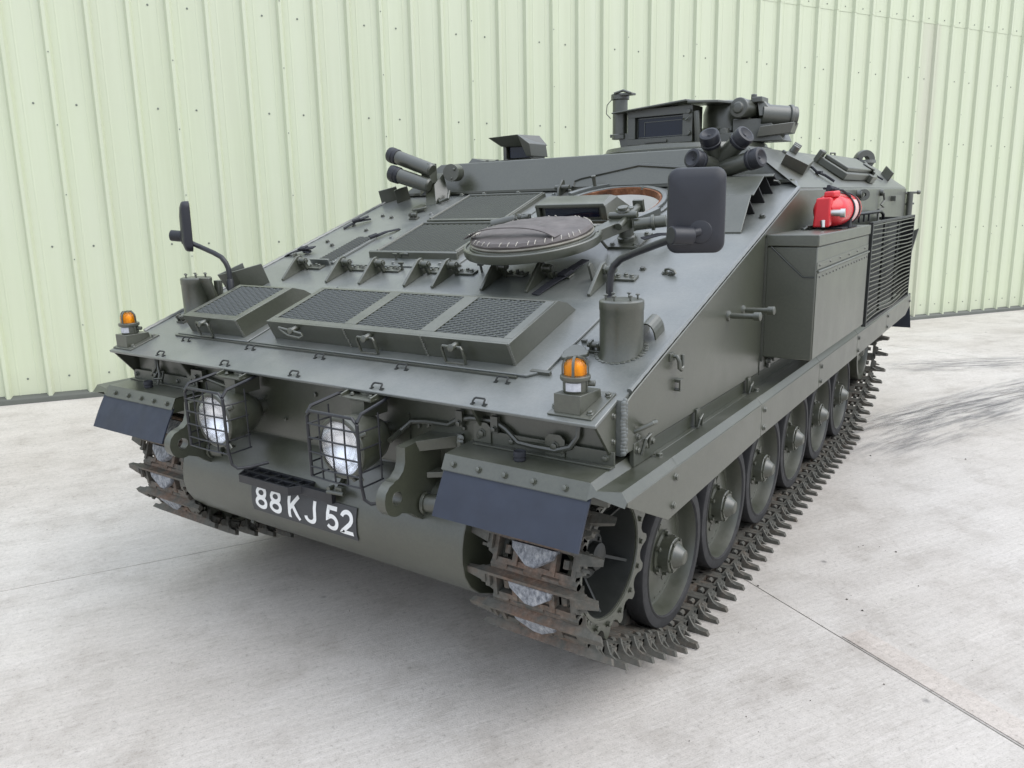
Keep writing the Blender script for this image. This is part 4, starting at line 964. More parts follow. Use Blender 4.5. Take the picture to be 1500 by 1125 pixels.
h = MB(); rbox(h, 2.28, 3.25, .10, .30, 0, .045); rbox(h, 2.33, 3.18, .115, .275, .045, .07); h.lathe([(.045, 0), (.045, .012), (.02, .014)], RS(3.1, .24, .07), RN, 16)
rbox(h, 2.26, 2.34, .08, .11, 0, .08); rbox(h, 2.95, 3.1, .29, .33, 0, .05)
part('side_hatch', h, 'olive', veh, .006)
h = MB(); h.hexa([RS(3.05, .30), RS(3.06, .31), RS(3.42, .15), RS(3.40, .14)], [RS(3.03, .30, .07), RS(3.04, .31, .07), RS(3.40, .15, .07), RS(3.38, .14, .07)])
h.cut(); h.hexa([RS(3.90, .28), RS(3.91, .29), RS(4.16, .18), RS(4.15, .17)], [RS(3.88, .28, .07), RS(3.89, .29, .07), RS(4.14, .18, .07), RS(4.13, .17, .07)])
part('foot_cleat', h, 'olive_dark', veh, .002)
h = MB(); P = [RS(1.80, .16, .012), RS(1.84, .20, .014), RS(1.80, .24, .012), RS(1.86, .28, .014), RS(1.87, .34, .012)]; h.tube(P, .007, 6)
h.cut(); P = [RS(3.50, .12, .012), RS(3.52, .17, .03), RS(3.60, .22, .012), RS(3.62, .29, .012)]; h.tube(P, .007, 6); h.bolt(RS(1.79, .15), RN, .016, .02); h.box(RS(1.83, .25, .012), (.03, .05, .016)); h.box(RS(3.42, .09, .03), (.05, .08, .06))
part('retaining_cord', h, 'strap', veh, 0)
h = MB(); c0 = V(.985, 4.22, 2.075)
h.lathe([(.030, -.035), (.075, -.035), (.080, -.02), (.080, .02), (.075, .035), (.030, .035)], c0, (.6, -.8, 0), 24, close=True); h.lathe([(.09, 2.05), (.085, 2.075)], (.985, 4.24, 0), (0, 0, 1), 16)
part('lifting_eye', h, 'olive_dark', veh, 0)
h = MB(); h.span((.60, 1.6, 2.055), (.955, 2.2, 2.066)); h.cut(); h.hexa([(.55, 2.4, 2.053), (.96, 2.4, 2.053), (.96, 3.9, 2.053), (.55, 3.9, 2.053)], [(.57, 2.42, 2.072), (.94, 2.42, 2.072), (.94, 3.88, 2.072), (.57, 3.88, 2.072)])
h.tube([(.93, 3.3, 2.06), (.93, 3.3, 2.10), (.95, 3.34, 2.10), (.95, 3.34, 2.06)], .008, 6)
part('roof_hatch', h, 'olive', veh, .003)
# ------------------------------------------------------------------ air duct cover on the slope
h = MB(); th = .006
prof = [(.48, .0), (.66, .098), (.93, .090), (1.085, .050)]
for (a, b) in zip(prof[:-1], prof[1:]):
    h.hexa([gp(.93, a[0], a[1]), gp(1.222, a[0], a[1]), gp(1.212-(.03 if b[0] > .9 else 0), b[0], b[1]), gp(.91, b[0], b[1])], [gp(.93, a[0], a[1]+th), gp(1.222, a[0], a[1]+th), gp(1.212-(.03 if b[0] > .9 else 0), b[0], b[1]+th), gp(.91, b[0], b[1]+th)])
gprism(h, [(.50, 0), (.66, .097), (.93, .09), (1.08, .05), (1.08, 0)], .925, .933)
du = part('air_duct_cover', h, 'olive', veh, .002)
h = MB()
for y in (.70, .84, .96, 1.075):
    h.cut()
    hh = .097-(max(0, y-.66))*.03 if y < .93 else .088-(y-.93)*.26
    h.hexa([gp(.94, y, 0), gp(1.208, y, 0), gp(1.208, y+.008, 0), gp(.94, y+.008, 0)], [gp(.94, y, hh), gp(1.178, y, hh), gp(1.178, y+.008, hh), gp(.94, y+.008, hh)])
part('duct_divider', h, 'dark', du, 0)  # dividers coloured near black for the deep shade inside the duct
h = MB(); gprism(h, [(.52, .003), (.66, .088), (.93, .08), (1.07, .042), (1.07, .003)], .94, 1.13); part('duct_inside', h, 'dark', du, 0)  # dark block fills the hood in place of the shaded cavity
h = MB(); gprism(h, [(1.02, .0), (1.03, .02), (1.06, .02), (1.07, 0)], .83, .93); h.cut(); h.bolt(gp(1.255, .66), GN, .012, .014); h.cut(); h.bolt(gp(.88, .98), GN, .016, .02); h.cut(); h.tube([gp(1.20, 1.0, .05), gp(1.215, 1.02, .04), gp(1.22, 1.04, .02)], .004, 6)
part('duct_fittings', h, 'olive_dark', veh, 0)

# ------------------------------------------------------------------ stowage bin and slatted rack on the near side
bx0, bx1, by0, by1, bz0, bz1 = 1.317, 1.532, .522, 1.615, 1.124, 1.648
h = MB(); h.span((bx0, by0+.006, bz0), (bx1-.006, by1, bz1-.05))
bin_ = part('stowage_bin', h, 'olive', veh, .004)
h = MB(); h.span((bx0, by0, bz1-.048), (bx1, by1+.002, bz1)); part('bin_lid', h, 'olive', bin_, .004)
h = MB(); h.yz([(by0-.004, bz0-.02), (by0-.004, bz1-.012), (by0+.002, bz1-.012), (by0+.002, bz0-.02)], 1.3155, 1.325); h.span((1.3155, .508, 1.045), (1.319, .512, 1.13)); part('bin_back_strip', h, 'olive_dark', bin_, 0)
h = MB()
h.hexa([(bx1-.0058, by0+.012, bz0+.004), (bx1-.0028, by0+.012, bz0+.004), (bx1-.0028, by1-.012, bz0+.004), (bx1-.0058, by1-.012, bz0+.004)], [(bx1-.0058, by0+.012, 1.49), (bx1-.0028, by0+.012, 1.49), (bx1-.0028, by1-.012, 1.505), (bx1-.0058, by1-.012, 1.505)])
h.tube([(bx1, by0+.012, 1.497), (bx1, by1-.012, 1.512)], .0055, 8)
h.hexa([(bx1-.0058, by0+.010, 1.505), (bx1-.0038, by0+.010, 1.505), (bx1-.0038, by1-.01, 1.520), (bx1-.0058, by1-.01, 1.520)], [(bx1-.0058, by0+.010, 1.535), (bx1-.0038, by0+.010, 1.535), (bx1-.0038, by1-.01, 1.550), (bx1-.0058, by1-.01, 1.550)])
part('bin_door', h, 'olive', bin_, .001)
h = MB()
for i in range(17):
    y = by0+.05+i*.0625; z = 1.473+.0137*(y-by0)
    h.lathe([(.006, 0), (.004, .0035)], (bx1-.0028, y, z), (1, 0, 0), 6)
    if i % 3 == 0: h.lathe([(.006, 0), (.004, .0035)], (bx1-.0038, y, z+.048), (1, 0, 0), 6)
part('bin_rivets', h, 'olive_dark', bin_, 0, kind='stuff')
h = MB(); h.tube([(1.340, by0-.001, 1.598), (1.475, by0-.001, 1.475), (bx1-.010, by0-.001, 1.475)], .0028, 4); part('bin_crease', h, 'hub_dark', bin_, 0)
h = MB(); h.tube([(1.36, .95, 1.65), (1.37, .96, 1.662), (1.38, 1.14, 1.664), (1.37, 1.17, 1.65)], .006, 8); h.span((1.335, .99, 1.648), (1.375, 1.15, 1.658)); part('bin_clamp', h, 'olive_dark', bin_, .001)
h = MB(); 
for y in (.62, 1.0, 1.45):
    h.cut(); h.span((1.318, y-.012, 1.06), (1.330, y+.012, 1.124))
for y in (.55, .60): h.bolt((1.335, y, 1.105), (1, 0, 0), .010, .02)
part('bin_foot', h, 'olive_dark', bin_, .001)
# rack: slats in a frame
cy0, cy1, cz0, cz1, cx_ = 1.655, 3.11, 1.128, 1.648, 1.533
h = MB()
for y in (cy0, cy1+.02): h.span((cx_-.018, y-.010, cz0-.02), (cx_+.004, y+.010, cz1+.012))
h.span((cx_-.018, cy0+.010, cz0-.022), (cx_+.002, cy1+.010, cz0-.006)); h.span((cx_-.018, cy0+.010, cz1), (cx_+.002, cy1+.010, cz1+.012))
for y in (cy0+.5, cy0+1.0): h.span((cx_-.03, y-.012, cz0), (cx_-.018, y+.012, cz1))
h.span((1.317, cy0-.008, cz1-.02), (cx_-.018, cy0+.006, cz1)); h.span((1.317, cy1+.012, cz1-.02), (cx_-.018, cy1+.026, cz1)); h.span((1.317, cy0-.008, cz0), (cx_-.018, cy0+.006, cz0+.02)); h.span((1.317, cy1+.012, cz0), (cx_-.018, cy1+.026, cz0+.02))
h.span((cx_-.075, cy0+.012, cz0), (cx_-.070, cy1+.01, cz1-.01))
h.span((1.325, cy1+.028, cz0-.01), (cx_-.02, cy1+.033, cz1))
rack = part('slatted_rack', h, 'hub_dark', veh, .001)
ns_ = 21
for i in range(ns_):
    z = cz0+.008+(cz1-cz0-.016)*i/(ns_-1); P = []; Q = MB(); n = 14; vs = []
    amp = .004*math.sin(i*.9+1)+.006*(1-i/ns_)
    for k in range(n+1):
        y = cy0+.010+(cy1-cy0)*k/n; dz = amp*math.sin(k/n*2*PI*1.3+i*.25)
        for a, b_ in ((-.012, -.0045), (.003, -.0010), (.003, .0045), (-.012, .0015)): vs.append((cx_+a, y, z+dz+b_))
    Q.add(vs, [(k*4+c, k*4+(c+1) % 4, k*4+4+(c+1) % 4, k*4+4+c) for k in range(n) for c in range(4)]+[(3, 2, 1, 0), (n*4, n*4+1, n*4+2, n*4+3)])
    part('slat', Q, 'olive', rack, 0)
h = MB()                                                                   # inner handrail behind the rack
h.tube([(1.36, 1.95, 1.60), (1.36, 1.95, 1.665), (1.36, 1.99, 1.69), (1.36, 2.9, 1.69), (1.36, 3.0, 1.67), (1.36, 3.02, 1.62)], .010, 8)
for y in (2.2, 2.35, 2.5): h.cyl((1.36, y, 1.64), (1.36, y, 1.69), .006, n=6)
part('rack_rail', h, 'steelblack', rack, 0)
# side fittings ---------------------------------------------------------------
h = MB()
for y in (.085, .262):
    h.cut(); h.lathe([(.022, 0), (.020, .008), (.011, .012), (.011, .100), (.017, .102), (.017, .125), (.012, .128)], (HX+.009, y, 1.362), (1, -.03, .04), 12)
part('side_peg', h, 'olive', veh, 0)
h = MB(); h.tube([(HX+.009, -.455, 1.300), (HX+.028, -.455, 1.300), (HX+.036, -.455, 1.285), (HX+.036, -.452, 1.262), (HX+.034, -.43, 1.252), (HX+.032, -.415, 1.262), (HX+.030, -.413, 1.300)], .0075, 8); h.span((HX+.008, -.48, 1.285), (HX+.016, -.44, 1.312))
h.cut(); h.span((HX+.008, -.425, 1.175), (HX+.030, -.395, 1.18)); h.span((HX+.024, -.425, 1.18), (HX+.030, -.395, 1.215)); h.span((HX+.008, -.425, 1.205), (HX+.024, -.395, 1.215))
h.cut()
for y, z in ((-.70, 1.112),): h.tube([(HX+.006, y-.03, z), (HX+.03, y-.02, z+.012), (HX+.055, y+.0, z+.026), (HX+.055, y+.022, z+.026), (HX+.03, y+.028, z+.010), (HX+.01, y+.03, z+.0)], .008, 8); h.bolt((HX+.009, y-.01, z-.022), (1, 0, 0), .009, .008)
part('side_hook', h, 'olive', veh, .001)
h = MB()
h.lathe([(.030, 0), (.030, .03), (.018, .035)], (HX+.009, 2.33, 1.80), (1, 0, 0), 14); h.lathe([(.012, -.012), (.034, -.012), (.034, .012), (.012, .012)], (HX+.045, 2.33, 1.80), (.5, -.8, 0), 16, close=True)
h.cut(); h.lathe([(.022, 0), (.022, .02)], (HX+.009, 3.10, 1.81), (1, 0, 0), 12); h.tube([(HX+.03, 3.10, 1.81), (HX+.035, 3.12, 1.76), (HX+.02, 3.08, 1.73), (HX+.035, 3.12, 1.71), (HX+.015, 3.07, 1.70), (HX+.012, 3.05, 1.60)], .007, 6)
h.cut(); h.span((HX+.008, 3.55, 1.75), (HX+.04, 3.80, 1.785))
part('side_ring', h, 'olive_dark', veh, .001)
h = MB()                                                                    # bracket and post on the rear corner
h.cyl((1.335, 4.30, 1.56), (1.335, 4.30, 1.815), .026, n=14); h.cyl((1.24, 4.24, 1.800), (1.40, 4.34, 1.808), .010, n=8); h.cyl((1.24, 4.24, 1.715), (1.365, 4.33, 1.72), .009, n=8); h.lathe([(.016, 0), (.016, .02)], (1.385, 4.33, 1.807), (.85, .5, 0), 10)
h.cut(); h.hexa([(1.32, 4.36, 1.20), (1.35, 4.36, 1.20), (1.35, 4.40, 1.20), (1.32, 4.40, 1.20)], [(1.37, 4.40, 1.50), (1.41, 4.40, 1.52), (1.41, 4.44, 1.52), (1.37, 4.44, 1.50)])
h.span((1.22, 4.34, 1.15), (1.34, 4.38, 1.5))
part('rear_bracket', h, 'olive_dark', veh, .002)

# ------------------------------------------------------------------ front fenders, mud flaps
def fender(sx):
    X = lambda x: sx*x
    def bend(mb, xs, prof, t=.004):                                         # folded sheet, profile in (y, z)
        n = len(prof); vs = [(X(x), y, z) for x in xs for y, z in prof]+[(X(x), y+.003, z-t) for x in xs for y, z in prof]
        k = len(xs)*n; fs = []
        for o_, fl_ in ((0, False), (k, True)):
            for i in range(len(xs)-1):
                for j in range(n-1):
                    q = (o_+i*n+j, o_+(i+1)*n+j, o_+(i+1)*n+j+1, o_+i*n+j+1); fs.append(q if fl_ != (sx > 0) else q[::-1])
        for j in range(n-1):
            for i in (0, len(xs)-1): fs.append((i*n+j, i*n+j+1, k+i*n+j+1, k+i*n+j))
        mb.add(vs, fs)
    m = MB(); x0, x1, x2, x3, x4 = .755, 1.292, 1.312, 1.392, 1.412
    R1 = [(-.992, .972), (-.968, 1.018), (-.805, 1.026), (-.62, 1.026)]
    bend(m, [x0, x1], R1)
    R2 = [(-.988, .985), (-.972, .998), (-.80, .998), (-.62, .998)]; R3 = [(-.992, .975), (-.972, 1.010), (-.80, 1.010), (-.62, 1.010)]; R4 = [(-.992, .972), (-.978, .985), (-.80, .985), (-.62, .985)]
    vs = []; 
    for x, R in ((x1, R1), (x2, R2), (x3, R3), (x4, R4)): vs += [(X(x), y, z) for y, z in R]
    fs = [(i*4+j, i*4+4+j, i*4+5+j, i*4+1+j) for i in range(3) for j in range(3)]
    m.add(vs, fs if sx > 0 else [f[::-1] for f in fs])
    m.hexa([(X(x0), -.985, .955), (X(x0+.004), -.985, .955), (X(x0+.004), -.80, .955), (X(x0), -.80, .955)], [(X(x0), -.967, 1.017), (X(x0+.004), -.967, 1.017), (X(x0+.004), -.80, 1.025), (X(x0), -.80, 1.025)])
    for x in (.80, .90, 1.00, 1.105, 1.215): m.bolt((X(x), -.983, .992), (0, -.9, .45), .0085, .009)
    o = part('front_fender', m, 'olive', veh, 0)
    b = MB(); b.span((X(x0+.03), -.836, 1.024), (X(1.30), -.830, 1.072)); b.span((X(x0+.03), -.860, 1.024), (X(1.30), -.836, 1.030))
    for x in (.80, .93, 1.12, 1.27): b.bolt((X(x), -.836, 1.05), (0, -1, 0), .010, .010)
    for x in (.812, 1.095): b.prism([(-.036, 1.03), (.036, 1.03), (.036, 1.085), (.02, 1.10), (-.02, 1.10), (-.036, 1.085)], lambda u, v, w: (X(x+u), w, v), -.842, -.837); b.bolt((X(x), -.842, 1.062), (0, -1, 0), .013, .010)
    part('fender_angle', b, 'olive', o, .001)
    c = MB(); c.lathe([(.017, 0), (.020, .003), (.018, .012), (.017, .014), (.0205, .016), (.0195, .030), (.018, .032), (.014, .027), (0, .026)], (X(1.008 if sx > 0 else 1.055), -.91, 1.020), (0, 0, 1), 20); part('drain_cap', c, 'strap', o, 0)
    if sx < 0:
        k = MB(); k.tube([(-1.03, -.88, 1.03), (-1.02, -.87, 1.075), (-1.04, -.86, 1.12), (-1.06, -.84, 1.17)], .006, 8); k.tube([(-1.05, -.88, 1.055), (-1.0, -.87, 1.06), (-1.0, -.86, 1.09), (-1.05, -.86, 1.085)], .006, 8, closed=True); part('retaining_hook', k, 'olive_dark', o, 0)
    f = MB(); a0, a1 = (.762, 1.300) if sx > 0 else (.755, 1.315)
    n = 8; vs = []
    for i in range(n+1):
        t = i/n; y = -.983-.075*t-.003*math.sin(t*PI); z = .975-.140*t
        for x in (a0, a1): vs += [(X(x), y, z), (X(x), y+.006, z-.002)]
    fs = []
    for i in range(n): q = i*4; fs += [(q, q+4, q+6, q+2), (q+1, q+3, q+7, q+5), (q, q+1, q+5, q+4), (q+2, q+6, q+7, q+3)]
    fs += [(0, 2, 3, 1), (n*4, n*4+1, n*4+3, n*4+2)]
    f.add(vs, fs if sx > 0 else [t[::-1] for t in fs]); part('mud_flap', f, 'flap', veh, 0)
fender(1); fender(-1)
# side skirts ---------------------------------------------------------------
cuts = [-.975, .247, 1.207, 2.143, 3.156, 4.26]
for sx in (1, -1):
    for i in range(5):
        a, b = cuts[i]+(.002 if i else 0), cuts[i+1]-.002; m = MB()
        zl = .849
        out = [(a, .985), (b, .985), (b, zl), (a, zl)] if i else [(-.978, .972), (-.978, .985), (b, .985), (b, zl), (-.690, .829), ]
        if i == 4: out = [(a, .985), (b, .985), (b, .90), (4.05, zl), (a, zl)]
        m.yz(out, sx*1.409, sx*1.414)
        ys = (a, b)
        if i == 0: ys = (-.625, b)
        m.xz([(sx*1.412, .985), (sx*1.392, 1.010), (sx*1.300, .992), (sx*1.300, .986), (sx*1.390, 1.003), (sx*1.409, .980)], *ys)
        if i == 0: m.xz([(sx*1.4125, .984), (sx*1.4115, .9865), (sx*1.408, .985)], -.975, -.62)
        for y in ((b-.03,) if i < 4 else ()): pass
        for y in ([a+.035] if i else []):
            for z in (.955, .878): m.bolt((sx*1.414, y, z), (sx, 0, 0), .011, .009)
        if i == 0:
            for y, z in ((-.64, .955), (-.655, .865)): m.bolt((sx*1.414, y, z), (sx, 0, 0), .011, .009)
        if i == 4: m.bolt((sx*1.414, b-.05, .945), (sx, 0, 0), .011, .009)
        part('side_skirt', m, 'olive', veh, .0025)
    m = MB()                                                                 # angle along the hull foot with its clips
    m.span((sx*1.297, -.58, .992), (sx*1.303, 4.2, 1.046)); m.span((sx*1.303, -.58, .992), (sx*1.322, 4.2, .997))
    for y in (-.22, .36, 1.3, 2.3):
        m.span((sx*1.316, y-.016, 1.0), (sx*1.324, y+.016, 1.065)); m.tube([(sx*1.33, y-.02, 1.0), (sx*1.335, y-.01, 1.03), (sx*1.335, y+.012, 1.045), (sx*1.33, y+.016, 1.0)], .005, 6)
    m.span((sx*1.303, -.74, 1.0), (sx*1.318, -.59, 1.075))
    for y in (-.72, -.66, -.61): m.bolt((sx*1.318, y, 1.05), (sx, 0, 0), .010, .009)
    m.tube([(sx*1.325, -.70, 1.03), (sx*1.335, -.69, 1.08), (sx*1.335, -.66, 1.09), (sx*1.325, -.65, 1.04)], .006, 6)
    for y in (-.61, .39, 1.75): m.bolt((sx*1.345, y, 1.000), (0, 0, 1), .012, .014)
    part('fender_angle', m, 'olive', veh, .001)
    m = MB(); m.hexa([(sx*.85, 4.28, .90), (sx*1.41, 4.28, .90), (sx*1.41, 4.288, .90), (sx*.85, 4.288, .90)][::sx], [(sx*.85, 4.26, 1.0), (sx*1.41, 4.26, 1.0), (sx*1.41, 4.268, 1.0), (sx*.85, 4.268, 1.0)][::sx])
    m.hexa([(sx*.85, 4.37, .70), (sx*1.42, 4.37, .70), (sx*1.42, 4.378, .70), (sx*.85, 4.378, .70)][::sx], [(sx*.85, 4.28, .9), (sx*1.41, 4.28, .9), (sx*1.41, 4.288, .9), (sx*.85, 4.288, .9)][::sx])
    part('mud_flap', m, 'flap', veh, 0)

# ------------------------------------------------------------------ headlamps with wire guards
def headlamp(sx):
    c = V(.360*sx, -1.045, .996); ax = V(0, -1, -.02).normalized(); R = .098
    m = MB(); m.lathe([(.03, -.20), (.055, -.185), (.082, -.145), (.098, -.09), (.106, -.035), (.107, -.006), (.112, -.004), (.112, .010), (.106, .014), (.097, .013)], c, ax, 40, cap=(1, 0))
    m.cyl(c-ax*.19, c-ax*.235, .035, n=14); m.tube([c-ax*.02+V(0, 0, -.106), c-ax*.03+V(.012, 0, -.128), c+V(0, .07, -.13)], .007, 8)
    m.hexa([c+V(-.03, .08, .085), c+V(.03, .08, .085), c+V(.03, .20, .085), c+V(-.03, .20, .085)], [c+V(-.035, .08, .15), c+V(.035, .08, .15), c+V(.035, .20, .15), c+V(-.035, .20, .15)])
    m.cyl(c+V(.092, -.004, .055), c+V(.116, .004, .066), .008, n=8); m.cyl(c+V(.07, .0, -.09), c+V(.085, .0, -.108), .007, n=8)
    o = part('headlamp', m, 'olive', veh, .001)
    b = MB(); b.lathe([(.015, -.062), (.045, -.052), (.07, -.034), (.088, -.012), (.096, .006)], c, ax, 40, cap=(1, 0)); part('lamp_reflector', b, 'chrome', o, 0)
    l = MB(); l.lathe([(.0975, .004), (.0975, .010), (.085, .019), (.06, .027), (.03, .031), (0, .032)], c, ax, 40, cap=(0, 0))
    l.lathe([(.0975, .004), (.085, .0145), (.06, .0225), (.03, .0265), (0, .0275)][::-1], c, ax, 40, cap=(0, 0)); part('lamp_lens', l, 'lens', o, 0)
    gd = MB(); yb, z0, z1 = -1.088, c.z-.112, c.z+.128; w = .122
    L = [(-w, z1), (w, z1)]
    fr = [(c.x-w, yb, z0), (c.x-w, yb, z1-.02), (c.x-w+.02, yb, z1), (c.x+w-.02, yb, z1), (c.x+w, yb, z1-.02), (c.x+w, yb, z0)]
    gd.tube(fr, .0062, 8)
    for s in (-1, 1):                                                          # side rails run back to the shelf bracket
        gd.tube([(c.x+s*w, yb, z1-.012), (c.x+s*w, yb+.02, z1+.012), (c.x+s*w*.92, yb+.14, z1+.030), (c.x+s*w*.6, yb+.22, z1+.034)], .0062, 8)
        for z in (z0, c.z-.06, c.z+.02, c.z+.08): gd.tube([(c.x+s*w, yb, z), (c.x+s*w, yb+.06, z), (c.x+s*w*.98, yb+.11, z)], .0032, 6)
        gd.tube([(c.x+s*w, yb+.10, z0), (c.x+s*w, yb+.10, z1)], .0032, 6)
    gd.tube([(c.x+w, yb, z0+.01), (c.x+w, yb+.01, z0-.045), (c.x+w+.02, yb+.02, z0-.06), (c.x+w+.045, yb+.06, z0-.062), (c.x+w+.08, yb+.12, z0-.055)], .0062, 8)
    for i in range(3): x = c.x-w*.5+w*.5*i; gd.tube([(x, yb-.001, z0), (x, yb-.004, c.z), (x, yb-.001, z1)], .0033, 6)
    for z in (z0, c.z-.075, c.z-.020, c.z+.032, c.z+.083): gd.tube([(c.x-w, yb-.002, z), (c.x, yb-.007, z), (c.x+w, yb-.002, z)], .0033, 6)
    part('lamp_guard', gd, 'steelblack', o, 0)
    k = MB(); zz = z1+.036; k.hexa([(c.x-.085, -.97, zz-.012), (c.x+.075, -.97, zz-.012), (c.x+.085, -.825, zz), (c.x-.075, -.825, zz)], [(c.x-.085, -.97, zz-.006), (c.x+.075, -.97, zz-.006), (c.x+.085, -.825, zz+.006), (c.x-.075, -.825, zz+.006)])
    k.lathe([(.018, -.003), (.034, -.003), (.034, .007), (.018, .007)], (c.x, -.90, zz), (0, 0, 1), 20, close=True)
    for s in (-.075, .068): k.hexa([(c.x+s, -.97, zz-.008), (c.x+s+.007, -.97, zz-.008), (c.x+s+.015, -.825, zz), (c.x+s+.008, -.825, zz)], [(c.x+s, -.97, zz+.004), (c.x+s+.007, -.97, zz+.004), (c.x+s+.015, -.825, zz+.042), (c.x+s+.008, -.825, zz+.042)])
    for x, y in ((-.04, -.945), (.05, -.945), (.04, -.86)): k.bolt((c.x+x, y, zz), (0, 0, 1), .007, .007)
    part('lamp_bracket', k, 'olive', o, .001)
headlamp(1); headlamp(-1)
h = MB()
h.tube([(.47, -.93, 1.005), (.46, -.86, 1.02), (.49, -.83, 1.055), (.56, -.828, 1.064), (.66, -.828, 1.066), (.70, -.828, 1.090), (.76, -.828, 1.104), (.86, -.828, 1.106)], .0095, 8)
h.tube([(.86, -.828, 1.106), (.905, -.83, 1.085), (.955, -.835, 1.050), (1.02, -.845, 1.050), (1.10, -.845, 1.050), (1.15, -.84, 1.066), (1.172, -.83, 1.10), (1.175, -.82, 1.16)], .0095, 8)
for x in (.715, .862): h.span((x-.014, -.842, 1.07), (x+.014, -.826, 1.125)); h.bolt((x, -.842, 1.082), (0, -1, 0), .010, .009)
h.cut(); h.tube([(-.45, -.90, 1.02), (-.55, -.83, 1.06), (-.70, -.828, 1.08), (-.80, -.828, 1.10)], .0095, 8); h.cut(); h.tube([(-1.10, -.83, 1.18), (-1.09, -.84, 1.10), (-1.12, -.85, 1.06)], .0085, 8)
h.cut(); h.span((-.80, -.85, 1.07), (-.72, -.826, 1.12)); h.bolt((-.76, -.85, 1.09), (0, -1, 0), .010, .012)
part('wiring', h, 'olive_dark', veh, 0)
# folding step over the number plate -----------------------------------------
h = MB(); zt_, zb_ = .772, .738
out = [(-.335, -.945), (-.29, -1.020), (.01, -1.020), (.055, -.955), (.055, -.875), (-.31, -.875)]
n = len(out)
for i in range(n):
    a, b = V(*out[i], 0), V(*out[(i+1) % n], 0); d = (b-a).normalized(); nn = V(-d.y, d.x, 0)*.010
    h.hexa([a+V(0, 0, zb_), b+V(0, 0, zb_), b+nn+V(0, 0, zb_), a+nn+V(0, 0, zb_)], [a+V(0, 0, zt_), b+V(0, 0, zt_), b+nn+V(0, 0, zt_), a+nn+V(0, 0, zt_)])
for y in (-.972, -.924): h.span((-.325 if y > -.95 else -.305, y-.007, zt_-.014), (.048 if y > -.95 else .03, y+.007, zt_+.001))
for i in range(5): x = -.275+.068*i; h.span((x-.006, -1.014, zt_-.014), (x+.006, -.88, zt_+.0003))
h.xy([(-.32, -.95), (-.28, -1.012), (.0, -1.012), (.045, -.95), (.045, -.882), (-.30, -.882)], zb_+.002, zb_+.004)
h.hexa([(.03, -.98, .738), (.20, -.975, .728), (.20, -.955, .728), (.03, -.955, .738)], [(.03, -.98, .770), (.20, -.975, .768), (.20, -.955, .768), (.03, -.955, .770)])
h.span((-.285, -.90, .775), (-.245, -.835, .80)); h.cyl((-.30, -.865, .785), (-.20, -.865, .785), .012, n=10)
step = part('folding_step', h, 'steelblack', veh, .0015)
h = MB(); h.hexa([(-.275, -.85, .79), (-.225, -.85, .79), (-.225, -.84, .79), (-.275, -.84, .79)], [(-.275, -.86, .845), (-.225, -.86, .845), (-.225, -.85, .845), (-.275, -.85, .845)])
h.cut(); h.hexa([(.165, -.975, .765), (.205, -.970, .765), (.205, -.94, .765), (.165, -.945, .765)], [(.165, -.93, .815), (.205, -.925, .815), (.205, -.90, .815), (.165, -.90, .815)]); h.cyl((.185, -.975, .785), (.185, -.945, .785), .010, n=8)
h.span((.212, -.965, .770), (.245, -.945, .795)); h.cyl((.18, -.975, .775), (.255, -.965, .775), .008, n=8)
part('step_bracket', h, 'olive', step, .001)
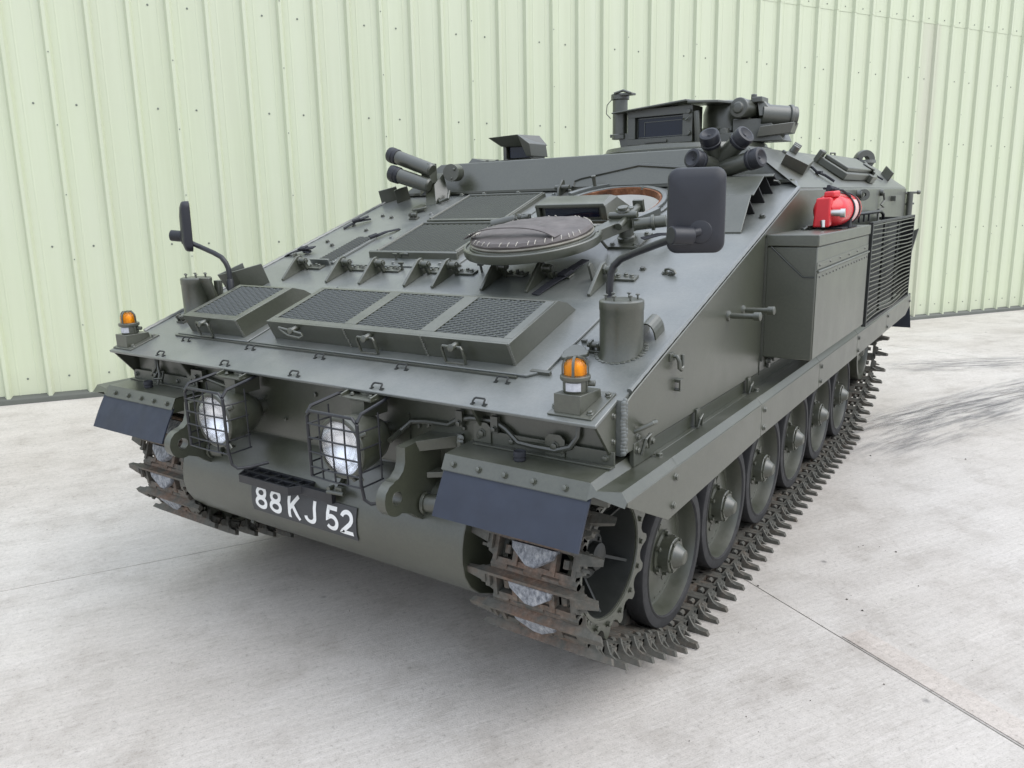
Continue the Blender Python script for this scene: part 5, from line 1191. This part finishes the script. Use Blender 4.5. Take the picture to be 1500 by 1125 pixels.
# towing lugs ------------------------------------------------------------------
def lug(sx):
    X0, X1 = (.570, .610) if sx > 0 else (-.640, -.600)
    eye = (-1.052, .860); R = .060
    Q = [(-.80, 1.03), (-.95, 1.025), (-1.000, 1.022), (-1.004, .972), (-1.015, .945), (-1.040, .925), (-1.062, .921)]+arc(eye, R, 1.75, 5.0, 16)+[(-.99, .785), (-.93, .74), (-.885, .66), (-.865, .60), (-.80, .60)]
    hole_ = arc(eye, .024, 0, 2*PI, 16)[:-1]
    m = MB()
    t2 = tessellate_polygon([[V(a, b, 0) for a, b in Q], [V(a, b, 0) for a, b in hole_]]); pts = Q+hole_; k = len(pts)
    vs = [(X0, a, b) for a, b in pts]+[(X1, a, b) for a, b in pts]; fs = []
    for t in t2:
        a, b, c = (V(*pts[i], 0) for i in t); up_ = (b-a).cross(c-a).z > 0
        tt = tuple(t) if up_ else tuple(t[::-1]); fs.append(tuple(i+k for i in tt)); fs.append(tt[::-1])
    nq = len(Q); nh = len(hole_)
    fs += [(i, i+k, (i+1) % nq+k, (i+1) % nq) for i in range(nq)]; fs += [(nq+i, nq+(i+1) % nh, nq+(i+1) % nh+k, nq+i+k) for i in range(nh)]
    m.add(vs, fs)
    xo = X1 if sx > 0 else X1
    m.hexa([(X1, -.90, .885), (X1+.10, -.83, .885), (X1+.10, -.81, .885), (X1, -.84, .885)], [(X1, -.90, .905), (X1+.10, -.83, .905), (X1+.10, -.81, .905), (X1, -.84, .905)])
    m.hexa([(X1, -.93, .99), (X1+.10, -.835, .995), (X1+.10, -.80, .995), (X1, -.82, .99)], [(X1, -.95, 1.03), (X1+.10, -.84, 1.038), (X1+.10, -.80, 1.038), (X1, -.82, 1.03)])
    m.hexa([(X1+.085, -.875, .62), (X1+.105, -.865, .62), (X1+.105, -.80, .62), (X1+.085, -.80, .62)], [(X1+.085, -.838, 1.04), (X1+.105, -.836, 1.04), (X1+.105, -.80, 1.04), (X1+.085, -.80, 1.04)])
    m.hexa([(X0-.02, -.93, .585), (X1+.11, -.905, .595), (X1+.11, -.83, .595), (X0-.02, -.83, .585)], [(X0-.02, -.945, .61), (X1+.11, -.915, .62), (X1+.11, -.82, .62), (X0-.02, -.82, .61)])
    m.cyl((X1, -.92, .80), (X1+.06, -.90, .80), .032, n=14); m.lathe([(.04, 0), (.04, .012)], (X1, -.92, .80), (1, .2, 0), 14)
    o = part('tow_lug', m, 'olive', veh, .007, seg=3)
    w = MB()
    for i in range(34):
        z = .625+.0123*i; y = -.868+.034*i/34 if z < .9 else -.842
        w.lathe([(0, 0), (.011, .001), (.013, .006), (0, .011)], (X1+.112, y-.004+.003*(i % 2), z), (.4, -1, .2), 8)
    part('weld_bead', w, 'olive', o, 0)
lug(1); lug(-1)

# ------------------------------------------------------------------ running gear
TX, WY, WZ, WR, PITCH = 1.040, 0.624, .36, .305, .117
SP = (-.592, .590, .283); ID = (3.90, .560, .238)
def belt():
    """track line round sprocket, first and last road wheel, idler: a convex hull of circles as dense points"""
    cs = [(SP[0], SP[1], SP[2]), (0, WZ, WR), (5*WY, WZ, WR), (ID[0], ID[1], ID[2])]; pts = []
    def tang(a, b):                                                  # outer tangent on the right-hand side when walking a -> b
        d = V(b[0]-a[0], b[1]-a[1]); L = d.length; d /= L; k = (a[2]-b[2])/L; nrm = V(d.y, -d.x)
        n_ = nrm*math.sqrt(1-k*k)+d*k; return (a[0]+n_.x*a[2], a[1]+n_.y*a[2]), (b[0]+n_.x*b[2], b[1]+n_.y*b[2])
    segs = [tang(cs[i], cs[(i+1) % 4]) for i in range(4)]
    for i in range(4):
        (p, q) = segs[i]; L = math.dist(p, q); n = max(2, int(L/.01))
        pts += [(p[0]+(q[0]-p[0])*k/n, p[1]+(q[1]-p[1])*k/n) for k in range(n)]
        c = cs[(i+1) % 4]; e = segs[(i+1) % 4][0]
        a0 = math.atan2(q[1]-c[1], q[0]-c[0]); a1 = math.atan2(e[1]-c[1], e[0]-c[0])
        while a1 < a0: a1 += 2*PI
        n = max(2, int((a1-a0)*c[2]/.01)); pts += [(c[0]+c[2]*math.cos(a0+(a1-a0)*k/n), c[1]+c[2]*math.sin(a0+(a1-a0)*k/n)) for k in range(n)]
    return pts
BP = belt(); cum = [0]
for i in range(len(BP)): cum.append(cum[-1]+math.dist(BP[i], BP[(i+1) % len(BP)]))
BL = cum[-1]; NL = round(BL/PITCH); PT = BL/NL
def at(s):
    s %= BL; lo_, hi_ = 0, len(BP)
    while hi_-lo_ > 1:
        m = (lo_+hi_)//2
        if cum[m] <= s: lo_ = m
        else: hi_ = m
    a, b = BP[lo_], BP[(lo_+1) % len(BP)]; t = (s-cum[lo_])/max(1e-9, cum[lo_+1]-cum[lo_]); return (a[0]+(b[0]-a[0])*t, a[1]+(b[1]-a[1])*t)
# link: x across, y along the track (towards the rear on the ground), z outward (down on the ground); inner face at z = 0
k = MB(); e = PT/2-.004
for s in (-1, 1):
    k.span((s*.062, -e+.006, .004), (s*.082, e-.006, .034)); k.span((s*.142, -e+.010, .002), (s*.158, e-.010, .036))
    k.hexa([(s*.158, -.030, .006), (s*.180, -.020, .008), (s*.180, .020, .008), (s*.158, .030, .006)][::s], [(s*.158, -.030, .034), (s*.180, -.020, .034), (s*.180, .020, .034), (s*.158, .030, .034)][::s])
    # spud horn: a gusset that tapers to the tip of the grouser
    k.prism([(.158, -.014), (.166, -.016), (.176, .004), (.190, .024), (.214, .036), (.214, .058), (.158, .058)], lambda u, v, w: (s*u, w, v), -e+.004, -e+.014)
    k.prism([(.158, .004), (.165, .004), (.205, .038), (.158, .038)], lambda u, v, w: (s*u, w, v), -.002, .008)
    k.hexa([(s*.172, -e+.003, .034), (s*.246, -e+.004, .037), (s*.246, -e+.028, .037), (s*.172, -e+.046, .034)][::s], [(s*.172, -e+.003, .058), (s*.256, -e+.005, .057), (s*.256, -e+.026, .057), (s*.172, -e+.044, .058)][::s])
    k.span((s*.158, -e+.014, .040), (s*.176, .008, .052))
    k.cyl((s*.112, -.012, .012), (s*.112, .016, .012), .014, n=8)
k.span((-.062, -e+.006, .003), (.062, e-.006, .022))
k.span((-.158, -e+.002, .003), (.158, -e+.022, .030)); k.span((-.158, e-.022, .003), (.158, e-.004, .030))
k.hexa([(-.20, -e+.001, .028), (.20, -e+.001, .028), (.20, -e+.017, .028), (-.20, -e+.017, .028)], [(-.20, -e+.004, .059), (.20, -e+.004, .059), (.20, -e+.014, .059), (-.20, -e+.014, .059)])
k.cyl((-.165, -PT/2, .016), (.165, -PT/2, .016), .0145, n=8)
for a, b in ((-.165, -.10), (-.035, .035), (.10, .165)): k.cyl((a, PT/2-.001, .016), (b, PT/2-.001, .016), .0165, n=8)
k.hexa([(-.017, -.035, .004), (.017, -.035, .004), (.017, .035, .004), (-.017, .035, .004)][::-1], [(-.010, -.012, -.062), (.010, -.012, -.062), (.010, .014, -.062), (-.010, .014, -.062)][::-1])
linkm = k.mesh('track_link', 'track', 30)
k = MB(); P = [(-.086, -e+.019), (.086, -e+.019), (.082, -.012), (.022, e-.020), (-.012, e-.018), (-.074, -.004)]
P2 = [(x*.93, y*.94-.001) for x, y in P]; n = len(P)
k.add([(x, y, .020) for x, y in P]+[(x, y, .047) for x, y in P]+[(x, y, .053) for x, y in P2], [tuple(range(n-1, -1, -1)), tuple(range(2*n, 3*n))]+[(j*n+i, j*n+(i+1) % n, (j+1)*n+(i+1) % n, (j+1)*n+i) for j in (0, 1) for i in range(n)])
padm = k.mesh('track_pad', 'pad', 30)
# sprocket: two toothed rings bolted to a dished hub
def sprocket_mesh():
    m = MB(); NT = round(2*PI*(SP[2]+.016)/PT)
    for x0 in (.100, -.124):
        pr = []; n = NT*8
        for i in range(n):
            ph = (i % 8)/8; r = .262+.034*max(0, math.cos((ph-.5)*2*PI))**.6-.014*max(0, math.cos(ph*2*PI))
            pr.append((r, 2*PI*i/n))
        inner = .205; vs = []
        for x in (x0, x0+.024):
            vs += [(x, r*math.cos(t), r*math.sin(t)) for r, t in pr]; vs += [(x, inner*math.cos(t), inner*math.sin(t)) for r, t in pr]
        fs = []
        for i in range(n):
            j = (i+1) % n; o2 = 2*n
            fs += [(i, n+i, n+j, j), (o2+i, o2+j, o2+n+j, o2+n+i), (i, j, o2+j, o2+i), (n+i, o2+n+i, o2+n+j, n+j)]
        m.add(vs, fs)
        if x0 > 0:
            for i in range(NT):
                t = 2*PI*(i+.5)/NT; m.bolt((x0+.024, .236*math.cos(t), .236*math.sin(t)), (1, 0, 0), .010, .012)
                t2 = 2*PI*(i+1.0)/NT
                if i % 2: m.lathe([(.007, 0), (.006, .001)], (x0+.0245, .226*math.cos(t2), .226*math.sin(t2)), (1, 0, 0), 8)
            m.lathe([(.208, -.002), (.222, -.001), (.222, .004), (.216, .005), (.210, .004)], (x0+.024, 0, 0), (1, 0, 0), 48, close=True)
    return m
spm = sprocket_mesh().mesh('toothed_ring', 'olive')
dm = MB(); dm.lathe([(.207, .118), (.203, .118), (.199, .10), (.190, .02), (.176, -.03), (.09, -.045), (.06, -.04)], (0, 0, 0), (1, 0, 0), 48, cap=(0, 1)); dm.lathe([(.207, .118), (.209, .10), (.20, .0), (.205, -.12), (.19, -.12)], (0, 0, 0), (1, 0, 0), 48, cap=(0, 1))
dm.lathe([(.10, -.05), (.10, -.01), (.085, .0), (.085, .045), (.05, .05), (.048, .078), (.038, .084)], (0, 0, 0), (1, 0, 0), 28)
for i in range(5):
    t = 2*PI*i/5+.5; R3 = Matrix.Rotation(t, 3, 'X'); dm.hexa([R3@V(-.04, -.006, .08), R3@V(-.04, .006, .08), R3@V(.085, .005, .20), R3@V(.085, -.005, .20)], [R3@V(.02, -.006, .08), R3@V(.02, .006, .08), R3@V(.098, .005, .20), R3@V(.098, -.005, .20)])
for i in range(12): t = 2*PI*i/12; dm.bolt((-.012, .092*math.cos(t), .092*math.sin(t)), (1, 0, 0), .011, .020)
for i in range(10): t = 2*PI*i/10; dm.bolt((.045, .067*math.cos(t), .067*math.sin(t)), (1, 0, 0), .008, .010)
dmm = dm.mesh('sprocket_hub', 'hub_dark')  # hub hollow coloured near black, shade painted in
# road wheel
ty = MB()
for a, b in ((.026, .114), (-.114, -.026)): ty.lathe([(WR-.045, a+.002), (WR-.004, a), (WR, a+.006), (WR, b-.008), (WR-.003, b-.002), (WR-.010, b), (WR-.045, b+.001)], (0, 0, 0), (1, 0, 0), 72, close=True)
ty.lathe([(.2505, .1105), (.2562, .1185), (.2612, .1175)], (0, 0, 0), (1, 0, 0), 72, cap=(0, 0))  # black ring laid on the rim, painting in the shade of its step
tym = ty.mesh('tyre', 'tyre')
wm = MB()
wm.lathe([(.262, .108), (.2615, .117), (.256, .118), (.251, .110), (.246, .060), (.238, .036), (.226, .032), (.213, .036), (.16, .050), (.115, .060), (.085, .062), (.06, .062)], (0, 0, 0), (1, 0, 0), 72, cap=(0, 1))
wm.lathe([(.262, .108), (.262, .02), (.24, .018), (.10, .02), (.06, .02)], (0, 0, 0), (1, 0, 0), 48, cap=(0, 0)); wm.lathe([(.262, -.118), (.262, -.02), (.06, -.02)], (0, 0, 0), (1, 0, 0), 48, cap=(0, 0)); wm.lathe([(.262, -.118), (.25, -.118), (.24, -.06), (.06, -.07)], (0, 0, 0), (1, 0, 0), 48, cap=(0, 1))
for i in range(24): t = 2*PI*i/24; wm.lathe([(.006, 0), (.005, .003), (0, .004)], (.0365, .209*math.cos(t), .209*math.sin(t)), (1, 0, 0), 6)
for i in range(4): t = 2*PI*i/4+.5; wm.lathe([(.02, 0), (.02, .004)], (.058, .115*math.cos(t), .115*math.sin(t)), (1, 0, 0), 10)
whm = wm.mesh('road_wheel', 'olive', 30)
hm = MB(); hm.lathe([(.098, .058), (.098, .070), (.080, .074), (.076, .118), (.073, .121), (.062, .121), (.062, .126), (.054, .127), (.030, .160), (.026, .163), (0, .163)], (0, 0, 0), (1, 0, 0), 32)
for i in range(6): t = 2*PI*i/6+.3; hm.bolt((.070, .089*math.cos(t), .089*math.sin(t)), (1, 0, 0), .0105, .016); hm.bolt((.121, .067*math.cos(t+.5), .067*math.sin(t+.5)), (1, 0, 0), .0065, .007)
hbm2 = hm.mesh('hub_cap', 'olive')
im = MB(); im.lathe([(.236, .10), (.236, .108), (.205, .110), (.200, .10), (.19, .05), (.17, .042), (.09, .05), (.07, .055)], (0, 0, 0), (1, 0, 0), 48, cap=(0, 1)); im.lathe([(.236, .10), (.238, .06), (.238, .03), (.20, .02), (.07, .02)], (0, 0, 0), (1, 0, 0), 48, cap=(0, 0)); im.lathe([(.236, -.10), (.238, -.03), (.07, -.02)], (0, 0, 0), (1, 0, 0), 48, cap=(0, 0))
im.lathe([(.09, .05), (.085, .085), (.055, .09), (.035, .115), (0, .116)], (0, 0, 0), (1, 0, 0), 24)
for i in range(10): t = 2*PI*i/10; im.bolt((.045, .15*math.cos(t), .15*math.sin(t)), (1, 0, 0), .008, .006)
imm = im.mesh('idler_wheel', 'olive')
for sx in (1, -1):
    flip = Matrix.Identity(4) if sx > 0 else Matrix.Rotation(PI, 4, 'Z')
    tr = bpy.data.objects.new('track', None); link(tr, veh, Matrix.Translation((sx*TX, 1.6, 0)))
    for i in range(NL):
        s = i*PT+.041; a = at(s-PT/2); b = at(s+PT/2); c = ((a[0]+b[0])/2, (a[1]+b[1])/2)
        t = V(0, b[0]-a[0], b[1]-a[1]).normalized(); o_ = V(0, t.z, -t.y)   # outward on a counter-clockwise path
        w = Matrix((V(1, 0, 0), t, o_)).transposed().to_4x4(); 
        if w.to_3x3().determinant() < 0: w = Matrix((V(-1, 0, 0), t, o_)).transposed().to_4x4()
        w.translation = V(sx*TX, c[0], c[1])
        part('track_link', linkm, None, tr, 0, w); part('track_pad', padm, None, tr, 0, w)
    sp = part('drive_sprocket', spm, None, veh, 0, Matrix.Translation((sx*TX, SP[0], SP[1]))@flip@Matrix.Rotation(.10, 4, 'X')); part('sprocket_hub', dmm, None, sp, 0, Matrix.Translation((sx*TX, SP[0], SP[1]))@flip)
    part('idler_wheel', imm, None, veh, 0, Matrix.Translation((sx*TX, ID[0], ID[1]))@flip)
    for i in range(6):
        q = Matrix.Translation((sx*TX, WY*i, WZ))@flip@Matrix.Rotation(random.uniform(0, 6), 4, 'X')
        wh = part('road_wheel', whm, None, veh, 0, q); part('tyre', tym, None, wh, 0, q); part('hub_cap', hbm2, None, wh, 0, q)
    m = MB()
    for i in range(6): m.cut(); m.hexa([(sx*.80, WY*i+.30, .46), (sx*.86, WY*i+.30, .46), (sx*.86, WY*i+.02, .30), (sx*.80, WY*i+.02, .30)][::sx], [(sx*.80, WY*i+.38, .52), (sx*.86, WY*i+.38, .52), (sx*.86, WY*i+.02, .42), (sx*.80, WY*i+.02, .42)][::sx]); m.cyl((sx*.80, WY*i, WZ), (sx*(TX), WY*i, WZ), .05, n=12)
    m.cut(); m.cyl((sx*.78, SP[0], SP[1]), (sx*TX, SP[0], SP[1]), .085, n=16); m.cyl((sx*.78, SP[0], SP[1]), (sx*.86, SP[0], SP[1]), .19, n=24); m.cut(); m.cyl((sx*.78, ID[0], ID[1]), (sx*TX, ID[0], ID[1]), .05, n=12)
    part('swing_arm', m, 'olive_dark', veh, 0)
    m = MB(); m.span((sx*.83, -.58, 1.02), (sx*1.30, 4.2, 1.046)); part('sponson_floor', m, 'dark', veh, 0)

# ------------------------------------------------------------------ fire extinguisher lying on the bin
fx = thing('fire_extinguisher', 'red fire extinguisher strapped on its side on top of the olive stowage bin', 'fire extinguisher', V(1.445, 1.20, 1.648))
EA = V(.02, 1, 0).normalized(); E0 = V(1.445, 1.06, 1.735); ER = .076
m = MB(); m.lathe([(.030, -.075), (.045, -.06), (.062, -.035), (.074, -.005), (ER, .03), (ER, .30), (.070, .33), (.045, .345), (0, .35)], E0, EA, 40); part('cylinder', m, 'red', fx, 0)
m = MB(); m.lathe([(ER+.0008, .165), (ER+.0008, .235)], E0, EA, 40); me = m.mesh('label', 'label')
keep = MB()
for f in me.polygons:
    if len(f.vertices) == 4:
        c = sum((me.vertices[i].co for i in f.vertices), V(0, 0, 0))/4-E0
        if c.x > .035 and -.05 < c.z < .045: keep.add([me.vertices[i].co for i in f.vertices], [(0, 1, 2, 3)])
m2 = MB(); m2.v = keep.v; m2.f = keep.f; m2.m = keep.m; part('paper_label', m2, 'label', fx, 0)
m = MB(); m.lathe([(.016, -.09), (.022, -.085), (.026, -.070), (.026, -.06)], E0, EA, 20); m.cyl(E0+V(.02, -.07, -.01), E0+V(.078, -.068, -.012), .015, n=14); m.lathe([(.020, 0), (.020, .02)], E0+V(.062, -.068, -.012), (1, .1, 0), 14); m.cyl(E0+V(-.005, -.10, -.045), E0+V(.0, -.11, -.075), .012, .008, n=10)
part('valve', m, 'zinc', fx, 0)
m = MB(); c = E0+V(-.005, -.072, .0)
m.hexa([c+V(-.045, -.03, -.075), c+V(.028, -.03, -.075), c+V(.030, .015, -.070), c+V(-.045, .015, -.070)], [c+V(-.036, -.025, .056), c+V(.028, -.025, .060), c+V(.030, .02, .060), c+V(-.036, .02, .056)])
m.hexa([c+V(-.01, .0, .055), c+V(.035, .0, .06), c+V(.05, .065, .06), c+V(.0, .065, .055)], [c+V(-.01, .0, .085), c+V(.035, .0, .085), c+V(.05, .065, .09), c+V(.0, .065, .085)])
part('handle', m, 'red', fx, .008, seg=3)
m = MB(); m.tube([E0+V(.02, -.04, .09), E0+V(-.01, .02, .105), E0+V(.01, .10, .092)], .009, 8); m.tube([E0+V(-.03, -.02, .10), E0+V(.04, .05, .088), E0+V(.06, .13, .06)], .006, 8)
m.hexa([E0+V(-.02, -.03, .075), E0+V(.01, -.03, .075), E0+V(.01, .03, .082), E0+V(-.02, .03, .082)], [E0+V(-.015, -.02, .115), E0+V(.0, -.02, .115), E0+V(.005, .03, .10), E0+V(-.015, .03, .10)])
for hh in (.13, .245): m.lathe([(ER+.001, hh), (ER+.005, hh), (ER+.005, hh+.020), (ER+.001, hh+.020)], E0, EA, 36, close=True)
m.span((E0.x-.06, 1.06, 1.648), (E0.x+.06, 1.40, 1.655)); m.hexa([(E0.x-.065, 1.18, 1.650), (E0.x+.065, 1.18, 1.650), (E0.x+.065, 1.23, 1.650), (E0.x-.065, 1.23, 1.650)], [(E0.x-.068, 1.19, 1.690), (E0.x+.070, 1.19, 1.690), (E0.x+.070, 1.22, 1.690), (E0.x-.068, 1.22, 1.690)])
part('bracket', m, 'strap', fx, .002)
